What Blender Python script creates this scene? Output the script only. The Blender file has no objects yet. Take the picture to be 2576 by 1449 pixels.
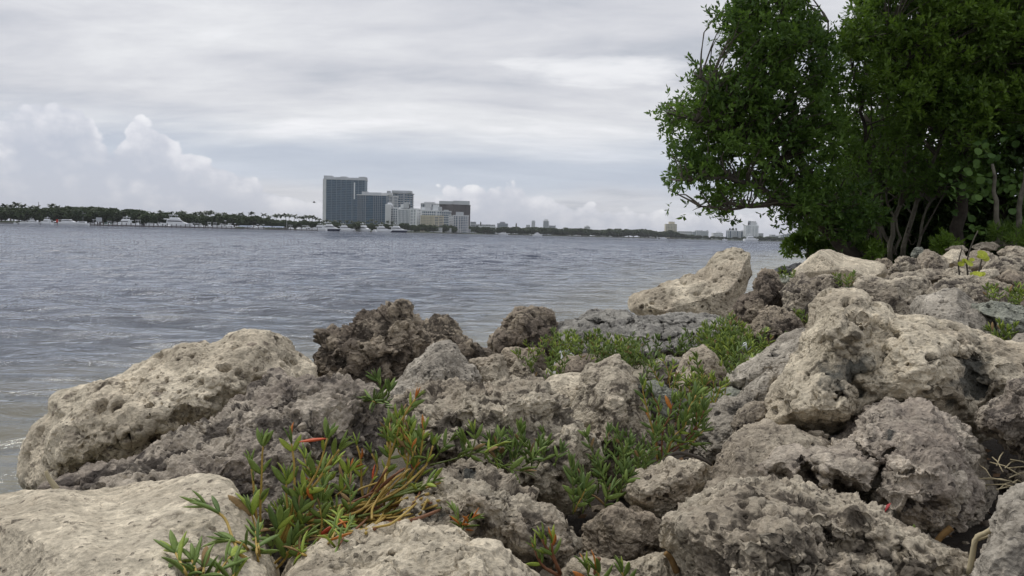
import bpy, math, random
import numpy as np
from mathutils import Vector, Matrix
SC = bpy.context.scene
COL = SC.collection
random.seed(7); RNG = np.random.default_rng(7)
# ---------------------------------------------------------------- camera, world, sun, exposure
FPX, CX, CY, CAMH = 1946.0, 1288.0, 724.5, 1.0
PITCH, ROLL = math.radians(3.96), math.radians(1.44)
_f = Vector((0, math.cos(PITCH), -math.sin(PITCH)))
_r0 = Vector((1, 0, 0)); _u0 = Vector((0, math.sin(PITCH), math.cos(PITCH)))
_r = _r0*math.cos(ROLL) + _u0*math.sin(ROLL)
_u = _u0*math.cos(ROLL) - _r0*math.sin(ROLL)
cam = bpy.data.cameras.new('camera'); co = bpy.data.objects.new('camera', cam); COL.objects.link(co)
m3 = Matrix((_r, _u, -_f)).transposed()
co.matrix_world = Matrix.Translation((0, 0, CAMH)) @ m3.to_4x4()
cam.sensor_width = 36; cam.lens = 36*FPX/2576
cam.clip_start = 0.05; cam.clip_end = 20000
SC.camera = co
SC.view_settings.view_transform = 'Standard'; SC.view_settings.look = 'None'
SC.view_settings.exposure = 0.0; SC.view_settings.gamma = 1.0
SC.view_settings.use_curve_mapping = False
SUN_EL, SUN_AZ = math.radians(55), math.radians(-50)     # azimuth from +Y, positive to the right

class NT:
    """tiny helper to write node trees"""
    def __init__(s, nt): s.nt = nt; s.n = nt.nodes; s.l = nt.links
    def new(s, t, **kw):
        n = s.n.new(t)
        for k, v in kw.items(): setattr(n, k, v)
        return n
    def put(s, sock, v):
        if hasattr(v, 'is_output') or hasattr(v, 'links'): s.l.new(v, sock)
        else: sock.default_value = v
    def math(s, op, a, b=None, c=None, clamp=False):
        n = s.new('ShaderNodeMath', operation=op, use_clamp=clamp)
        s.put(n.inputs[0], a)
        if b is not None: s.put(n.inputs[1], b)
        if c is not None: s.put(n.inputs[2], c)
        return n.outputs[0]
    def vmath(s, op, a, b=None, out=0, scale=None):
        n = s.new('ShaderNodeVectorMath', operation=op)
        s.put(n.inputs[0], a)
        if b is not None: s.put(n.inputs[1], b)
        if scale is not None: s.put(n.inputs['Scale'], scale)
        return n.outputs[out]
    def noise(s, vec, scale, detail=3, rough=.5, dist=0, out='Fac'):
        n = s.new('ShaderNodeTexNoise')
        if vec is not None: s.put(n.inputs['Vector'], vec)
        s.put(n.inputs['Scale'], scale); s.put(n.inputs['Detail'], detail)
        s.put(n.inputs['Roughness'], rough); s.put(n.inputs['Distortion'], dist)
        return n.outputs[0] if out == 'Fac' else n.outputs[1]
    def voro(s, vec, scale, feature='F1', both=False):
        n = s.new('ShaderNodeTexVoronoi', feature=feature)
        if vec is not None: s.put(n.inputs['Vector'], vec)
        s.put(n.inputs['Scale'], scale)
        return (n.outputs['Distance'], n.outputs['Color']) if both else n.outputs['Distance']
    def step(s, x, lo, hi, a=0.0, b=1.0, kind='SMOOTHSTEP'):
        n = s.new('ShaderNodeMapRange', interpolation_type=kind)
        s.put(n.inputs[0], x); s.put(n.inputs[1], lo); s.put(n.inputs[2], hi)
        s.put(n.inputs[3], a); s.put(n.inputs[4], b)
        return n.outputs[0]
    def mix(s, f, a, b, blend='MIX'):
        n = s.new('ShaderNodeMix', data_type='RGBA', blend_type=blend)
        s.put(n.inputs[0], f)
        s.put(n.inputs[6], a if not isinstance(a, tuple) else (*a[:3], 1))
        s.put(n.inputs[7], b if not isinstance(b, tuple) else (*b[:3], 1))
        return n.outputs[2]
    def xyz(s, v):
        n = s.new('ShaderNodeSeparateXYZ'); s.put(n.inputs[0], v); return n.outputs
    def comb(s, x, y, z):
        n = s.new('ShaderNodeCombineXYZ')
        for i, v in enumerate((x, y, z)): s.put(n.inputs[i], v)
        return n.outputs[0]
    def ramp(s, f, stops, interp='LINEAR'):
        n = s.new('ShaderNodeValToRGB'); n.color_ramp.interpolation = interp
        e = n.color_ramp.elements
        while len(e) < len(stops): e.new(0.5)
        for el, (p, c) in zip(e, stops):
            el.position = p; el.color = (*c, 1) if len(c) == 3 else c
        s.put(n.inputs[0], f); return n.outputs[0]

def srgb(r, g, b):
    f = lambda c: (c/255/12.92) if c/255 <= .04045 else ((c/255+.055)/1.055)**2.4
    return (f(r), f(g), f(b))

def make_world():
    w = bpy.data.worlds.new('World'); SC.world = w; w.use_nodes = True
    t = NT(w.node_tree); t.n.clear()
    sky = t.new('ShaderNodeTexSky', sky_type='NISHITA'); sky.sun_disc = False
    sky.sun_elevation = SUN_EL; sky.sun_rotation = SUN_AZ
    tc = t.new('ShaderNodeTexCoord')
    d = t.xyz(tc.outputs['Generated']); x, y, z = d[0], d[1], d[2]
    zz = t.math('MAXIMUM', z, 0.0)
    # layered stratocumulus on a high plane: coordinates spread with 1/elevation
    den = t.math('ADD', zz, 0.13)
    px = t.math('DIVIDE', x, den); py = t.math('DIVIDE', y, den)
    pv = t.comb(t.math('MULTIPLY', px, .85), t.math('MULTIPLY', py, 1.5), 3.7)
    wv = t.vmath('ADD', pv, t.vmath('SCALE', t.noise(pv, .5, 3, .5, out='c'), scale=.9))
    n1 = t.noise(wv, .75, 9, .56)
    n2 = t.noise(wv, 2.6, 6, .6)
    n0 = t.noise(pv, .22, 2, .5)
    f = t.math('ADD', t.math('MULTIPLY', n1, .95), t.math('MULTIPLY', n2, .42))
    f = t.math('SUBTRACT', f, .10)
    f = t.math('ADD', f, t.math('MULTIPLY', t.math('SUBTRACT', n0, .5), .45))
    base = t.ramp(f, [(.36, srgb(176, 182, 192)), (.50, srgb(200, 202, 209)), (.60, srgb(213, 214, 219)), (.72, srgb(226, 227, 230)), (.86, srgb(242, 242, 245))])
    # blue grey clearing low over the bay, broken by streaks
    ang = t.math('ADD', z, t.math('MULTIPLY', t.math('SUBTRACT', n1, .5), .10))
    band = t.math('MULTIPLY', t.step(ang, .028, .075), t.step(ang, .15, .085))
    base = t.mix(t.math('MULTIPLY', band, .6), base, srgb(166, 180, 201))
    low = t.step(z, .045, .0)
    base = t.mix(t.math('MULTIPLY', low, .6), base, srgb(190, 195, 208))
    # cumulus heaped on the horizon
    az = t.math('ARCTAN2', x, y)
    def topf(pts):
        n = t.new('ShaderNodeFloatCurve'); c = n.mapping.curves[0]
        while len(c.points) < len(pts): c.points.new(.5, .5)
        for p, (a, b) in zip(c.points, pts): p.location = (a, b); p.handle_type = 'AUTO'
        n.mapping.update()
        t.put(n.inputs['Value'], t.step(az, -1.1, 1.1, kind='LINEAR')); return n.outputs[0]
    # azimuth -1.1..1.1 -> 0..1 ; value = tan(elev) * 5
    def A(px): return (math.atan((px-1288)/FPX)+1.1)/2.2
    prof = [(0, .40), (A(-300), .55), (A(-40), .56), (A(60), .64), (A(170), .67), (A(235), .60), (A(290), .48), (A(345), .60), (A(400), .58), (A(450), .46), (A(560), .38), (A(640), .30), (A(760), .20),
            (A(900), .16), (A(1120), .27), (A(1200), .31), (A(1290), .33), (A(1360), .24), (A(1500), .19), (A(1700), .16), (A(2100), .2), (1, .3)]
    top = t.math('MULTIPLY', topf(prof), .2)
    cv = t.comb(t.math('MULTIPLY', az, 1.0), t.math('MULTIPLY', z, 1.25), 1.3)
    b1 = t.noise(cv, 17, 7, .6); b2 = t.voro(t.vmath('ADD', cv, t.vmath('SCALE', t.noise(cv, 30, 4, .6, out='c'), scale=.02)), 26, 'SMOOTH_F1')
    puff = t.voro(t.vmath('ADD', cv, t.vmath('SCALE', t.noise(cv, 40, 4, .6, out='c'), scale=.010)), 34)
    puf2 = t.voro(t.vmath('ADD', cv, t.vmath('SCALE', t.noise(cv, 80, 3, .6, out='c'), scale=.006)), 80)
    edge = t.math('ADD', t.math('SUBTRACT', top, z), t.math('MULTIPLY', t.math('SUBTRACT', b1, .5), .030))
    edge = t.math('ADD', edge, t.math('MULTIPLY', t.math('SUBTRACT', .42, puff), .022))
    edge = t.math('ADD', edge, t.math('MULTIPLY', t.math('SUBTRACT', .42, puf2), .008))
    cm = t.step(edge, -.001, .0045)
    rim = t.step(edge, .0, .055, 1.0, 0.0)
    b3 = t.noise(cv, 30, 8, .62)
    lit = t.math('ADD', t.math('MULTIPLY', rim, .46), t.math('MULTIPLY', t.math('SUBTRACT', b3, .44), 1.1))
    lit = t.math('ADD', lit, t.math('MULTIPLY', t.math('SUBTRACT', b1, .5), .7))
    lit = t.math('ADD', lit, t.math('MULTIPLY', t.math('SUBTRACT', .42, puff), .55))
    lit = t.math('ADD', lit, t.math('MULTIPLY', t.math('SUBTRACT', .42, puf2), .22))
    ccol = t.ramp(lit, [(.0, srgb(190, 195, 208)), (.28, srgb(203, 206, 216)), (.50, srgb(221, 222, 229)), (.95, srgb(248, 248, 250))])
    base = t.mix(t.math('MULTIPLY', cm, .92), base, ccol)
    # a thin place in the overcast lets more light through
    bx = t.math('DIVIDE', t.math('SUBTRACT', az, math.atan(200/FPX)), .105)
    bz = t.math('DIVIDE', t.math('SUBTRACT', z, .205), .016)
    g = t.math('SUBTRACT', 1.0, t.math('ADD', t.math('MULTIPLY', bx, bx), t.math('MULTIPLY', bz, bz)))
    g = t.math('ADD', g, t.math('MULTIPLY', t.math('SUBTRACT', n2, .5), 5.0))
    base = t.mix(t.math('MULTIPLY', t.step(g, -.9, 1.3), .65), base, srgb(250, 250, 251))
    bright = t.step(z, .30, 1.0, 1.0, 1.35, kind='LINEAR')
    under = t.step(z, -.03, 0.0, .45, 1.0)
    base = t.vmath('SCALE', base, scale=t.math('MULTIPLY', bright, under))
    bg1 = t.new('ShaderNodeBackground'); t.put(bg1.inputs[0], sky.outputs[0]); bg1.inputs[1].default_value = .08
    bg2 = t.new('ShaderNodeBackground'); t.put(bg2.inputs[0], base); bg2.inputs[1].default_value = 1.09
    mx = t.new('ShaderNodeMixShader'); mx.inputs[0].default_value = .95
    t.l.new(bg1.outputs[0], mx.inputs[1]); t.l.new(bg2.outputs[0], mx.inputs[2])
    o = t.new('ShaderNodeOutputWorld'); t.l.new(mx.outputs[0], o.inputs[0])
make_world()
sl = bpy.data.lights.new('sun', 'SUN'); sl.energy = 1.5; sl.angle = math.radians(15); sl.color = (1, .96, .9)
so = bpy.data.objects.new('sun', sl); COL.objects.link(so)
_sd = Vector((math.sin(SUN_AZ)*math.cos(SUN_EL), math.cos(SUN_AZ)*math.cos(SUN_EL), math.sin(SUN_EL)))
so.rotation_euler = _sd.to_track_quat('Z', 'Y').to_euler()

# ---------------------------------------------------------------- placing helpers
TAGS = {'F': (1, 0, 0), 'A': (.4904, 0, 738.5), 'B': (.4904, 738.5, 738.5), 'C': (.4904, 1477, 738.5),
        'D': (.4266, 1477, 561.3), 'E': (.4586, 1624.7, 0), 'H': (.18636, 775.4, 428.3), 'I': (.18636, 1181.6, 531.7),
        'J': (.17202, 1624.7, 531.7), 'K': (.258, 0, 472.6), 'L': (.15767, 443.1, 487.4)}
def fx(tag, x, y):
    s, ox, oy = TAGS[tag]; return x*s+ox, y*s+oy
def P(px, py, d, tag='F'):
    """world point at forward distance d seen at that place"""
    px, py = fx(tag, px, py)
    v = _f + _r*((px-CX)/FPX) - _u*((py-CY)/FPX)
    v = v*(d/v.y)
    return Vector((v.x, v.y, v.z+CAMH))

def newmesh(name, verts, faces):
    me = bpy.data.meshes.new(name)
    verts = np.asarray(verts, dtype=np.float32)
    if isinstance(faces, np.ndarray):
        k = faces.shape[1]; nf = faces.shape[0]
        me.vertices.add(len(verts)); me.vertices.foreach_set('co', verts.ravel())
        me.loops.add(nf*k); me.loops.foreach_set('vertex_index', faces.astype(np.int32).ravel())
        me.polygons.add(nf); me.polygons.foreach_set('loop_start', np.arange(0, nf*k, k, dtype=np.int32))
        me.update(calc_edges=True); me.validate()
    else:
        me.from_pydata(verts.tolist(), [], faces); me.update()
    return me
def mobj(name, me, mat=None, parent=None, smooth=False, loc=None):
    o = bpy.data.objects.new(name, me); COL.objects.link(o)
    if mat is not None and not me.materials: me.materials.append(mat)
    if smooth: me.polygons.foreach_set('use_smooth', [True]*len(me.polygons))
    if parent is not None: o.parent = parent
    if loc is not None: o.location = loc
    return o
def tag(o, label=None, cat=None, group=None, kind=None):
    if label: o['label'] = label
    if cat: o['category'] = cat
    if group: o['group'] = group
    if kind: o['kind'] = kind
    return o
def thing(name, label, cat, loc=(0, 0, 0), rz=0, group=None):
    o = bpy.data.objects.new(name, None); COL.objects.link(o); o.empty_display_size = .1
    o.location = loc; o.rotation_euler = (0, 0, rz); return tag(o, label, cat, group)
def copy_tree(o, parent=None):
    c = o.copy(); COL.objects.link(c)
    if parent is not None: c.parent = parent
    for ch in list(CHILD.get(o.name, [])):
        copy_tree(ch, c)
    return c
CHILD = {}
def register(o):
    """remember the children of a prototype so that copies are cheap"""
    CHILD[o.name] = list(o.children)
    for c in o.children: register(c)
    return o

class MB:
    """collects shapes into one mesh"""
    def __init__(s): s.v = []; s.f = []
    def add(s, v, f):
        o = len(s.v); s.v += [tuple(p) for p in v]; s.f += [tuple(i+o for i in q) for q in f]; return s
    def box(s, x0, y0, z0, x1, y1, z1, tx=0, ty=0):
        v = [(x0, y0, z0), (x1, y0, z0), (x1, y1, z0), (x0, y1, z0), (x0+tx, y0+ty, z1), (x1-tx, y0+ty, z1), (x1-tx, y1-ty, z1), (x0+tx, y1-ty, z1)]
        return s.add(v, [(3, 2, 1, 0), (4, 5, 6, 7), (0, 1, 5, 4), (1, 2, 6, 5), (2, 3, 7, 6), (3, 0, 4, 7)])
    def prism(s, poly, z0, z1):
        n = len(poly); v = [(p[0], p[1], z0) for p in poly]+[(p[0], p[1], z1) for p in poly]
        f = [tuple(range(n-1, -1, -1)), tuple(range(n, 2*n))]+[(i, (i+1) % n, n+(i+1) % n, n+i) for i in range(n)]
        return s.add(v, f)
    def tube(s, pts, rads, n=6, cap=True):
        pts = [Vector(p) for p in pts]; rings = []
        up = Vector((.13, .21, .97))
        for i, p in enumerate(pts):
            t = (pts[min(i+1, len(pts)-1)]-pts[max(i-1, 0)]).normalized()
            a = t.cross(up)
            if a.length < 1e-3: a = t.cross(Vector((1, 0, 0)))
            a.normalize(); b = t.cross(a)
            r = rads[i] if hasattr(rads, '__len__') else rads
            rings.append([p+(a*math.cos(k*2*math.pi/n)+b*math.sin(k*2*math.pi/n))*r for k in range(n)])
        v = [q for r in rings for q in r]; f = []
        for i in range(len(pts)-1):
            for k in range(n):
                f.append((i*n+k, i*n+(k+1) % n, (i+1)*n+(k+1) % n, (i+1)*n+k))
        if cap: f += [tuple(range(n-1, -1, -1)), tuple((len(pts)-1)*n+k for k in range(n))]
        return s.add(v, f)
    def build(s, name, mat, parent=None, smooth=False, loc=None):
        return mobj(name, newmesh(name, s.v, s.f), mat, parent, smooth, loc)
def spline(pts, n):
    """Catmull-Rom through pts, n samples"""
    pts = [Vector(p) for p in pts]
    if len(pts) == 2: return [pts[0].lerp(pts[1], i/(n-1)) for i in range(n)]
    q = [pts[0]*2-pts[1]]+pts+[pts[-1]*2-pts[-2]]; out = []
    for i in range(n):
        u = i/(n-1)*(len(pts)-1); k = min(int(u), len(pts)-2); t = u-k
        a, b, c, d = q[k:k+4]
        out.append(.5*((2*b)+(c-a)*t+(2*a-5*b+4*c-d)*t*t+(3*b-a-3*c+d)*t**3))
    return out

# ---------------------------------------------------------------- materials
def newmat(name):
    m = bpy.data.materials.new(name); m.use_nodes = True
    t = NT(m.node_tree); p = m.node_tree.nodes['Principled BSDF']; return m, t, p
def plain(name, col, rough=.6, var=.12, scale=3.0, metal=0, spec=.3, bump=0.0):
    m, t, p = newmat(name)
    tc = t.new('ShaderNodeTexCoord').outputs['Object']
    n = t.noise(tc, scale, 5, .6)
    k = t.step(n, .3, .7, 1-var, 1+var, kind='LINEAR')
    t.put(p.inputs['Base Color'], t.vmath('SCALE', col, scale=k))
    p.inputs['Roughness'].default_value = rough; p.inputs['Metallic'].default_value = metal
    p.inputs['Specular IOR Level'].default_value = spec
    if bump:
        b = t.new('ShaderNodeBump'); b.inputs['Strength'].default_value = bump; b.inputs['Distance'].default_value = .02
        t.put(b.inputs['Height'], n); t.l.new(b.outputs[0], p.inputs['Normal'])
    return m
def rock_mat(name, light, mid, dark, stain=.35, green=0.0, speck=.5, rough=.92, wet=0):
    m, t, p = newmat(name)
    tc = t.new('ShaderNodeTexCoord').outputs['Object']
    oi = t.new('ShaderNodeObjectInfo').outputs['Random']
    v = t.vmath('ADD', tc, t.comb(t.math('MULTIPLY', oi, 37.0), t.math('MULTIPLY', oi, 11.0), oi))
    big = t.noise(v, 3.2, 5, .6, .4); medn = t.noise(v, 14, 6, .65, .3); fin = t.noise(v, 90, 6, .7)
    c = t.mix(t.step(big, .42, .60), light, mid)
    c = t.mix(t.step(medn, .46, .74, 0, .7), c, mid)
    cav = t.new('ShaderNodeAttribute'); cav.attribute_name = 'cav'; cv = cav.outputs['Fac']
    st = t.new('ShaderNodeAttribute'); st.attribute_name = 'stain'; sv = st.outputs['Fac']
    # dirt and algae in the pits, with recess shade painted in for contrast
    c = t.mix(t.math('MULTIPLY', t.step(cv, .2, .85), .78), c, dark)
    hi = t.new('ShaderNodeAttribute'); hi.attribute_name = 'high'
    c = t.vmath('SCALE', c, scale=t.math('ADD', .90, t.math('MULTIPLY', hi.outputs['Fac'], .32)))  # raised knobs painted lighter to strengthen the relief shading
    # weathered crust in patches
    cr = t.noise(v, 5.5, 8, .72, .5)
    c = t.mix(t.step(cr, .54, .70, 0, stain), c, dark)
    if green: c = t.mix(t.step(t.noise(v, 4.2, 6, .65), .5, .66, 0, green), c, (.10, .125, .085))
    c = t.mix(t.math('MULTIPLY', t.step(t.math('ADD', sv, t.math('MULTIPLY', t.math('SUBTRACT', medn, .5), 1.2)), .35, .75), .85), c, (.035, .042, .042))
    c = t.vmath('SCALE', c, scale=t.math('MULTIPLY', t.step(fin, .25, .75, .60, 1.40, kind='LINEAR'), t.step(t.noise(v, 30, 5, .7, .6), .3, .7, .80, 1.18, kind='LINEAR')))
    # small dark pores
    pd, pc = t.voro(t.vmath('ADD', v, t.vmath('SCALE', t.noise(v, 60, 2, .5, out='c'), scale=.012)), 62, both=True)
    rr = t.xyz(pc)[0]
    pore = t.math('MULTIPLY', t.step(pd, t.math('MULTIPLY', rr, .30), t.math('MULTIPLY', rr, .42), 1, 0), t.step(t.noise(v, 9, 3, .5), .42, .6))
    c = t.mix(t.math('MULTIPLY', pore, speck), c, dark)
    # splash zone: algae and damp just above the water line
    wz = t.xyz(t.new('ShaderNodeNewGeometry').outputs['Position'])[2]
    wk = t.step(t.math('ADD', wz, t.math('MULTIPLY', t.math('SUBTRACT', medn, .5), .22)), .02, .12, 1, 0)
    c = t.mix(t.math('MULTIPLY', wk, .8), c, (.075, .075, .05))
    t.put(p.inputs['Base Color'], c)
    t.put(p.inputs['Roughness'], t.math('SUBTRACT', rough, t.math('MULTIPLY', wk, .45))); p.inputs['Specular IOR Level'].default_value = .25+wet
    h = t.math('ADD', t.math('MULTIPLY', fin, .5), t.math('MULTIPLY', t.noise(v, 240, 4, .7), .25))
    h = t.math('SUBTRACT', h, t.math('MULTIPLY', pore, .8))
    h = t.math('ADD', h, t.math('MULTIPLY', t.voro(v, 120), .35))
    b = t.new('ShaderNodeBump'); b.inputs['Strength'].default_value = 1.0; b.inputs['Distance'].default_value = .011
    t.put(b.inputs['Height'], h); t.l.new(b.outputs[0], p.inputs['Normal'])
    return m
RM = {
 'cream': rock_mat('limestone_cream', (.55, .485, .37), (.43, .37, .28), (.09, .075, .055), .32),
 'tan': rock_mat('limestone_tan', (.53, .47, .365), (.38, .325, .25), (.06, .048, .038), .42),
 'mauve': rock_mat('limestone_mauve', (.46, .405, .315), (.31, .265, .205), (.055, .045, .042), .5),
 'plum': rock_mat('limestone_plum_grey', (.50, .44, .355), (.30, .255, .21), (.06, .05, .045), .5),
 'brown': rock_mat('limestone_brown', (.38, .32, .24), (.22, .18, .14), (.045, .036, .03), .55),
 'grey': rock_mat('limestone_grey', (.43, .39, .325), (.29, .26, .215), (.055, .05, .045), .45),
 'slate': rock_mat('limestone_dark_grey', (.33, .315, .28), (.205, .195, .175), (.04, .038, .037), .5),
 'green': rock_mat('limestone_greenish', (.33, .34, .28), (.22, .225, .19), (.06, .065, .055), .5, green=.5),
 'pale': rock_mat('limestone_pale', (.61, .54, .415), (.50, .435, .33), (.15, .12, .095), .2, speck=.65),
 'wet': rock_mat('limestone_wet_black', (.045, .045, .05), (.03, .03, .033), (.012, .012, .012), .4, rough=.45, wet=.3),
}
# ---------------------------------------------------------------- ground and water
SHORE = np.array([(-9, -6), (-4.6, -1.0), (-2.4, 1.3), (-1.6, 2.55), (-1.15, 3.4), (-.8, 4.3), (-.3, 5.3), (.5, 6.1), (1.4, 7.2), (2.4, 8.6), (3.4, 10.6), (4.9, 14.5), (7.5, 21), (14, 36), (34, 80), (90, 200)], float)
def shore_dist(x, y):
    """signed distance to the shoreline, positive inland (to the right)"""
    best = np.full(x.shape, 1e9); sg = np.ones(x.shape)
    for i in range(len(SHORE)-1):
        a, b = SHORE[i], SHORE[i+1]; ab = b-a
        u = np.clip(((x-a[0])*ab[0]+(y-a[1])*ab[1])/(ab@ab), 0, 1)
        dx = x-(a[0]+u*ab[0]); dy = y-(a[1]+u*ab[1]); dd = np.hypot(dx, dy)
        s = np.where(ab[0]*dy-ab[1]*dx < 0, 1.0, -1.0)
        m = dd < best; best = np.where(m, dd, best); sg = np.where(m, s, sg)
    return best*sg
def vnoise(x, y, s=1.0, seed=0):
    x = x*s+seed*17.3; y = y*s+seed*9.1
    xi = np.floor(x); yi = np.floor(y); u = x-xi; v = y-yi
    u = u*u*(3-2*u); v = v*v*(3-2*v)
    h = lambda a, b: np.modf(np.abs(np.sin(a*127.1+b*311.7+seed)*43758.5453))[0]
    return (h(xi, yi)*(1-u)+h(xi+1, yi)*u)*(1-v)+(h(xi, yi+1)*(1-u)+h(xi+1, yi+1)*u)*v
def ground_z(x, y):
    x = np.asarray(x, float); y = np.asarray(y, float); s = shore_dist(x, y)
    land = .155*s
    land = np.where(s > 5.6, .03+.155*5.6+(s-5.6)*.03, land)
    land = np.minimum(land, 1.25)
    sea = s*.11
    sea = np.maximum(sea, -1.6)
    land = land-.13*np.clip(s/1.0, 0, 1)*np.clip((5.5-s)/1.5, 0, 1)*np.clip((9-y)/3, 0, 1)+0*s
    z = np.where(s > 0, land, sea)
    amp = np.where(s > 0, np.minimum(.09, .02+.1*s), .015)
    return z+amp*(vnoise(x, y, 1.7, 1)-.5)+amp*.5*(vnoise(x, y, 5.1, 2)-.5)
def gz(x, y): return float(ground_z(np.array([x]), np.array([y]))[0])
def grid_faces(nx, ny):
    i, j = np.meshgrid(np.arange(nx-1), np.arange(ny-1)); a = (j*nx+i).ravel()
    return np.stack([a, a+1, a+nx+1, a+nx], 1)
def soil_mat():
    m, t, p = newmat('shore_soil')
    g = t.new('ShaderNodeNewGeometry').outputs['Position']
    z = t.xyz(g)[2]
    n = t.noise(g, 6, 7, .65); n2 = t.noise(g, 45, 6, .7)
    soil = t.mix(n2, (.022, .018, .014), (.085, .065, .048))
    sand = t.mix(n, (.55, .49, .37), (.42, .37, .27))
    sand = t.mix(t.step(t.noise(g, 1.1, 5, .6), .5, .68, 0, .6), sand, (.16, .165, .11))
    c = t.mix(t.step(t.math('ADD', z, t.math('MULTIPLY', n, .08)), .03, .13), sand, soil)
    t.put(p.inputs['Base Color'], c); p.inputs['Roughness'].default_value = .95
    b = t.new('ShaderNodeBump'); b.inputs['Strength'].default_value = .9; b.inputs['Distance'].default_value = .03
    t.put(b.inputs['Height'], t.math('ADD', n2, n)); t.l.new(b.outputs[0], p.inputs['Normal'])
    return m
MSOIL = soil_mat()
def make_ground():
    xs = np.concatenate([np.linspace(-30, -3.2, 40), np.linspace(-3, 5, 150), np.linspace(5.2, 60, 90)])
    ys = np.concatenate([np.linspace(-6, .6, 16), np.linspace(.7, 9, 150), np.linspace(9.3, 90, 110)])
    X, Y = np.meshgrid(xs, ys); Z = ground_z(X, Y)
    me = newmesh('ground', np.stack([X.ravel(), Y.ravel(), Z.ravel()], 1), grid_faces(len(xs), len(ys)))
    tag(mobj('ground', me, MSOIL, smooth=True), kind='structure')
    # far seabed sheet out to the opposite shore
    me = newmesh('seabed', [(-3000, -40, -1.7), (3000, -40, -1.7), (3000, 6000, -1.7), (-3000, 6000, -1.7)], [(0, 1, 2, 3)])
    tag(mobj('seabed', me, MSOIL), kind='structure')
make_ground()
def water_mat():
    m, t, p = newmat('bay_water'); t.n.remove(p)
    out = [n for n in t.n if n.type == 'OUTPUT_MATERIAL'][0]
    g = t.new('ShaderNodeNewGeometry').outputs['Position']
    at = t.new('ShaderNodeAttribute'); at.attribute_name = 'deep'; deep = at.outputs['Fac']
    sx = t.xyz(g); 
    v1 = t.comb(t.math('MULTIPLY', sx[0], .45), sx[1], 0.0)
    w1 = t.noise(v1, 5.5, 6, .6, .6); w2 = t.noise(v1, 1.2, 6, .62, .5)
    v3 = t.comb(t.math('MULTIPLY', sx[0], .3), t.math('MULTIPLY', sx[1], .5), 0.0)
    w3 = t.noise(v3, .12, 4, .6, .4)
    dist = t.vmath('LENGTH', g, out=1)
    k2 = t.step(dist, 8, 60, .3, 1.0)
    w4 = t.noise(v1, .32, 7, .62, .6)
    rg = lambda q: t.math('SUBTRACT', 1.0, t.math('ABSOLUTE', t.math('MULTIPLY', t.math('SUBTRACT', q, .5), 3.2)))
    w5 = t.noise(t.vmath('ADD', v1, (7, 3, 0)), 3.0, 5, .6, .8)
    h = t.math('ADD', t.math('MULTIPLY', w1, .022), t.math('MULTIPLY', t.math('MULTIPLY', w2, k2), .20))
    h = t.math('ADD', h, t.math('MULTIPLY', rg(w5), .038))
    h = t.math('ADD', h, t.math('MULTIPLY', t.math('MULTIPLY', w4, t.step(dist, 20, 150)), 1.5))
    b = t.new('ShaderNodeBump'); b.inputs['Distance'].default_value = 1.0
    t.put(b.inputs['Strength'], t.math('MULTIPLY', t.step(dist, 3, 14, .5, .7), t.step(dist, 60, 400, 1.0, .9))); t.put(b.inputs['Height'], h)
    gl = t.new('ShaderNodeBsdfGlossy'); gl.inputs['Roughness'].default_value = .04; gl.inputs['Color'].default_value = (.94, .97, 1, 1)
    df = t.new('ShaderNodeBsdfDiffuse')
    t.put(df.inputs['Color'], t.mix(t.step(w3, .4, .62), (.014, .020, .046), (.028, .036, .064)))
    tr = t.new('ShaderNodeBsdfTransparent'); tr.inputs[0].default_value = (.88, .89, .83, 1)
    body = t.new('ShaderNodeMixShader'); t.put(body.inputs[0], deep)
    t.l.new(tr.outputs[0], body.inputs[1]); t.l.new(df.outputs[0], body.inputs[2])
    fr = t.new('ShaderNodeFresnel'); fr.inputs['IOR'].default_value = 1.33; t.l.new(b.outputs[0], fr.inputs['Normal'])
    t.l.new(b.outputs[0], gl.inputs['Normal'])
    mx = t.new('ShaderNodeMixShader'); t.l.new(fr.outputs[0], mx.inputs[0])
    t.l.new(body.outputs[0], mx.inputs[1]); t.l.new(gl.outputs[0], mx.inputs[2])
    t.l.new(mx.outputs[0], out.inputs['Surface'])
    return m
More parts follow.
